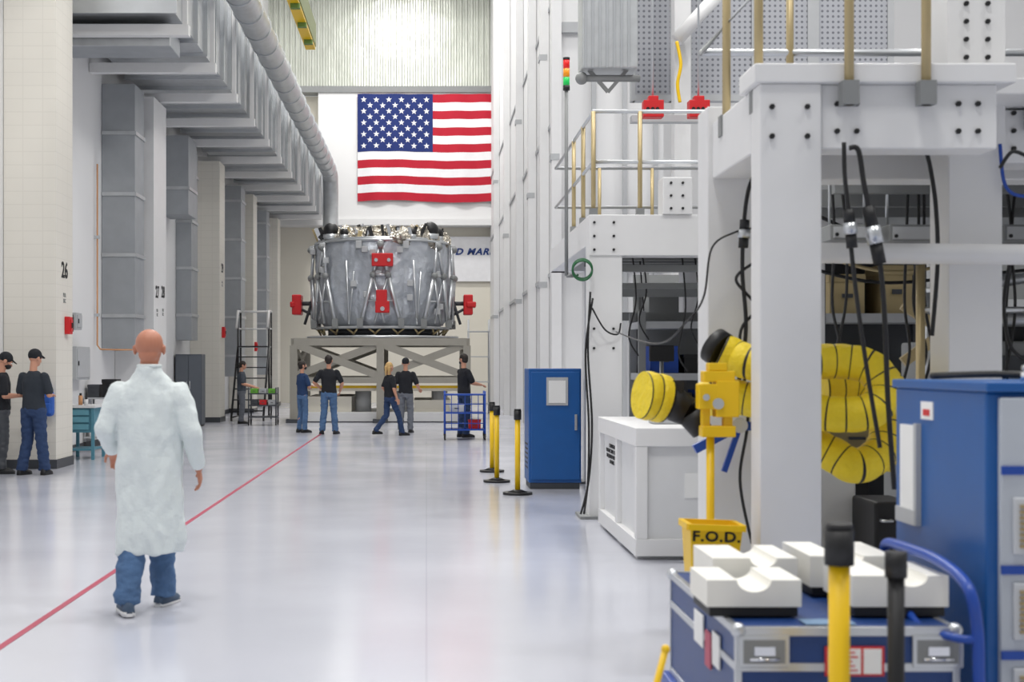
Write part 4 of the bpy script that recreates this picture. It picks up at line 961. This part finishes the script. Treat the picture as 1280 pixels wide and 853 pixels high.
def wallbox(y0,y1,z0,z1,mat,label,name,cat,x=-6.4,dp=.2):
    r=root(name,(x+dp/2,(y0+y1)/2,z0),label,cat)
    G().box((x+.001,y0,z0),(x+dp,y1,z1)).done('casing',mat,r,bev=.01); G().box((x+dp,y0+.04,z0+.04),(x+dp+.015,y1-.04,z1-.04)).done('cover',mat,r,bev=.005)
    G().box((x+dp+.015,y0+.06,(z0+z1)/2-.04),(x+dp+.03,y0+.09,(z0+z1)/2+.04)).done('latch',BLACK,r)
wallbox(23.2,23.8,1.25,1.95,GREY,'grey electrical box on the wall','electrical_box','electrical box',dp=.3)
wallbox(25.2,26.2,1.3,1.9,LGREY,'light grey electrical box on the wall','electrical_box','electrical box')
wallbox(22.0,22.2,2.05,2.32,RED,'red fire alarm box on the column','fire_alarm_box','fire alarm',x=-5.6,dp=.08)
wallbox(24.2,24.8,2.15,2.45,BLACK,'small black speaker box on the wall','speaker_box','speaker',dp=.25)
wallbox(25.2,25.6,2.2,2.5,LGREY,'small grey junction box on the wall','junction_box','junction box')
wallbox(38.9,39.1,2.3,2.6,RED,'red fire alarm box on a block column','fire_alarm_box','fire alarm',x=-5.6,dp=.08)
wallbox(46.3,46.5,2.0,2.3,RED,'red fire alarm box on a block column','fire_alarm_box','fire alarm',x=-5.6,dp=.08)
d=36
r=root('storage_cabinet',(XX(234,d),d+.3,0),'dark grey double-door storage cabinet against the wall','cabinet')
xa,xb=XX(219,d),XX(252,d)
G().box((xa,d,.05),(xb,d+.6,ZZ(443,d))).done('body',M('slate_paint',(92,98,106),.5),r,bev=.01)
for k in (0,1):
    a=xa+.02+k*(xb-xa-.02)/2; dr=G().box((a,d-.02,.1),(a+(xb-xa)/2-.03,d,ZZ(445,d))).done('door',M('slate_door',(98,104,112),.5),r)
    G().box((xa+(xb-xa)/2-.05+k*.08,d-.05,.95),(xa+(xb-xa)/2-.03+k*.08,d-.02,1.15)).done('handle',STEEL,dr)
G().box((xa+.02,d+.02,0),(xb-.02,d+.58,.05)).done('plinth',BLACK,r)
def stairs(x0,x1,y0,h,label):
    r=root('rolling_stairs',((x0+x1)/2,y0+.8,0),label,'ladder'); n=7
    for i in range(n):
        G().box((x0+.05,y0+.2*i,h*(i+1)/n-.03),(x1-.05,y0+.2*i+.24,h*(i+1)/n)).done('step',BLACK,r)
    yl=y0+.2*n
    G().box((x0+.03,yl+.05,h-.04),(x1-.03,yl+.6,h)).done('landing',LGREY,r)
    g=G()
    for x in (x0+.03,x1-.03):
        g.cyl((x,y0,.1),(x,yl,h),.03).cyl((x,yl,.1),(x,yl,h+1.),.025).cyl((x,yl+.6,.1),(x,yl+.6,h+1.),.025).cyl((x,y0,.1),(x,yl+.6,.1),.02).cyl((x,yl,.1),(x,yl+.6,h*.6),.02)
    g.done('side_frame',BLACK,r)
    g=G()
    for x in (x0+.03,x1-.03): g.tube([(x,yl-.3,h+.5),(x,yl,h+1.),(x,yl+.6,h+1.)],.035).tube([(x,yl,h+.5),(x,yl+.6,h+.5)],.025)
    g.tube([(x0+.03,yl+.6,h+1),(x1-.03,yl+.6,h+1)],.035).tube([(x0+.03,yl+.6,h+.5),(x1-.03,yl+.6,h+.5)],.025)
    g.each('handrail',WHITE,r)
    for x in (x0+.03,x1-.03):
        for y in (y0+.05,yl+.55): G().cyl((x-.02,y,.08),(x+.02,y,.08),.08).done('caster',BLACK,r)
stairs(XX(292,40),XX(334,40),39.3,2.1,'black rolling warehouse stairs with white handrails')
def rack(x0,x1,y0,y1,h,mat,label,lv,back=None):
    r=root('storage_rack',((x0+x1)/2,(y0+y1)/2,0),label,'rack','storage racks')
    for x in (x0,x1-.08):
        for y in (y0,y1-.08): G().box((x,y,0),(x+.08,y+.08,h)).done('upright',mat,r)
    for z in lv: G().box((x0+.01,y0+.01,z),(x1-.01,y1-.01,z+.08)).done('shelf',LGREY,r)
    if back: G().box((x0+.08,y1-.05,.1),(x1-.08,y1-.03,h)).done('darkening_back_panel',back,r)  # sheet added behind the boxes to darken the view through the rack
    for z in lv[:-1]:
        x=x0+.15
        while True:
            w=random.uniform(.25,.5); hh=random.uniform(.2,.5)
            if x+w>x1-.15: break
            m_,nm=random.choice(((DGREY,'dark grey'),(CARTB,'blue'),(LGREY,'light grey'),(GREY,'grey'),(BRASS,'tan'),(BLACK,'black'),(GREY,'grey'),(DGREY,'dark grey')))
            stuffbox(x,x+w,y0+.12,y0+.6,z+.08,z+.08+hh,m_,nm+' storage box on a rack shelf'); x+=w+random.uniform(.05,.15)
rack(3.05,6.2,20.,21.,2.9,GREY,'grey storage rack filled with boxes',(.15,.95,1.75,2.6),GREY)
rack(4.6,7.6,13.,13.9,2.8,LGREY,'light grey storage rack filled with boxes',(.15,.8,1.45,2.1,2.7),DGREY)
rack(7.8,11.5,16.,17.,3.3,LGREY,'grey tall rack filled with equipment boxes',(.15,1.,1.9,2.8),GREY)
rack(2.45,3.9,16.4,17.2,2.2,GREY,'grey low rack filled with boxes under the platform',(.15,.8,1.4,2.0),GREY)
rack(3.4,4.5,12.4,13.,2.6,DGREY,'dark narrow rack filled with boxes behind the near platform',(.15,.75,1.35,1.95,2.5),DGREY)
r=root('work_platform',(8,20.,0),'tall white steel platform frame with zinc railing posts','platform','work platforms')
for (x,y) in ((5.4,23.),(7.6,23),(10.5,23),(14,23),(6.4,11.8),(9.5,18.5)): G().box((x,y,0),(x+.35,y+.35,5.2 if y>20 else 3.)).done('column',WHITE,r)
G().box((5.4,22.95,3.3),(14.3,23.3,3.7)).box((5.4,22.95,5),(14.3,23.3,5.4)).box((6.4,11.8,2.9),(6.7,23,3.2)).box((9.5,18.5,3.),(9.85,23,3.3)).each('beam',LGREY,r)
g=G()
for k in range(9): g.cyl((5.6+1.*k,22.9,3.7),(5.6+1.*k,22.9,4.8),.03)
g.each('railing_post',BRASS,r); G().cyl((5.5,22.9,4.8),(14,22.9,4.8),.03).cyl((5.5,22.9,4.25),(14,22.9,4.25),.03).each('handrail',STEEL,r)
for k in range(5):
    x=3.3+.85*k
    r=root('railing_section',(x+.4,9.5,0),'zinc railing section with silver tubes behind the hoses','railing','railing sections')
    G().cyl((x,9.5,0),(x,9.5,2.25),.03).done('railing_post',BRASS,r); G().cyl((x,9.5,1.95),(x+.84,9.5,1.95),.022).cyl((x,9.5,1.3),(x+.84,9.5,1.3),.022).each('handrail',STEEL,r)
shelfcart(XX(586,45),XX(612,45),45,45.8,3.0,LGREY,'white metal shelf stand near the panel wall','shelf_stand',(.3,1.,1.8,2.6),False,'shelf')
# ---------------------------------------------------------------- light
def area(x,y,z,sx,sy,p,rot=(0,0,0),c=(1,1,1)):
    l=bpy.data.lights.new('hall_light','AREA'); l.shape='RECTANGLE'; l.size=sx; l.size_y=sy; l.energy=p; l.color=c
    o=bpy.data.objects.new('hall_light',l); o.location=(x,y,z); o.rotation_euler=rot; col.objects.link(o)
for y in (2,14,26,38,50): area(-1.2,y,17.2,2.5,1.8,880 if y<45 else 1080,c=(1,.985,.96))
for y in (4,14,24): area(9,y,17.2,3,2,820,c=(1,.985,.96))
w=bpy.data.worlds.new('w'); bpy.context.scene.world=w; w.use_nodes=True
w.node_tree.nodes['Background'].inputs[0].default_value=(.98,.99,1,1); w.node_tree.nodes['Background'].inputs[1].default_value=.42
# ---------------------------------------------------------------- camera
cd=bpy.data.cameras.new('camera'); cam=bpy.data.objects.new('camera',cd); col.objects.link(cam)
cam.location=(0,0,EH); cam.rotation_euler=(H90,0,0); cd.lens=50; cd.sensor_width=36; cd.shift_x=(640-VX)/1280; cd.shift_y=(VY-426.5)/1280
cd.dof.use_dof=True; cd.dof.focus_distance=26; cd.dof.aperture_fstop=3.5; cd.clip_end=300
bpy.context.scene.camera=cam
bpy.context.scene.view_settings.view_transform='Standard'
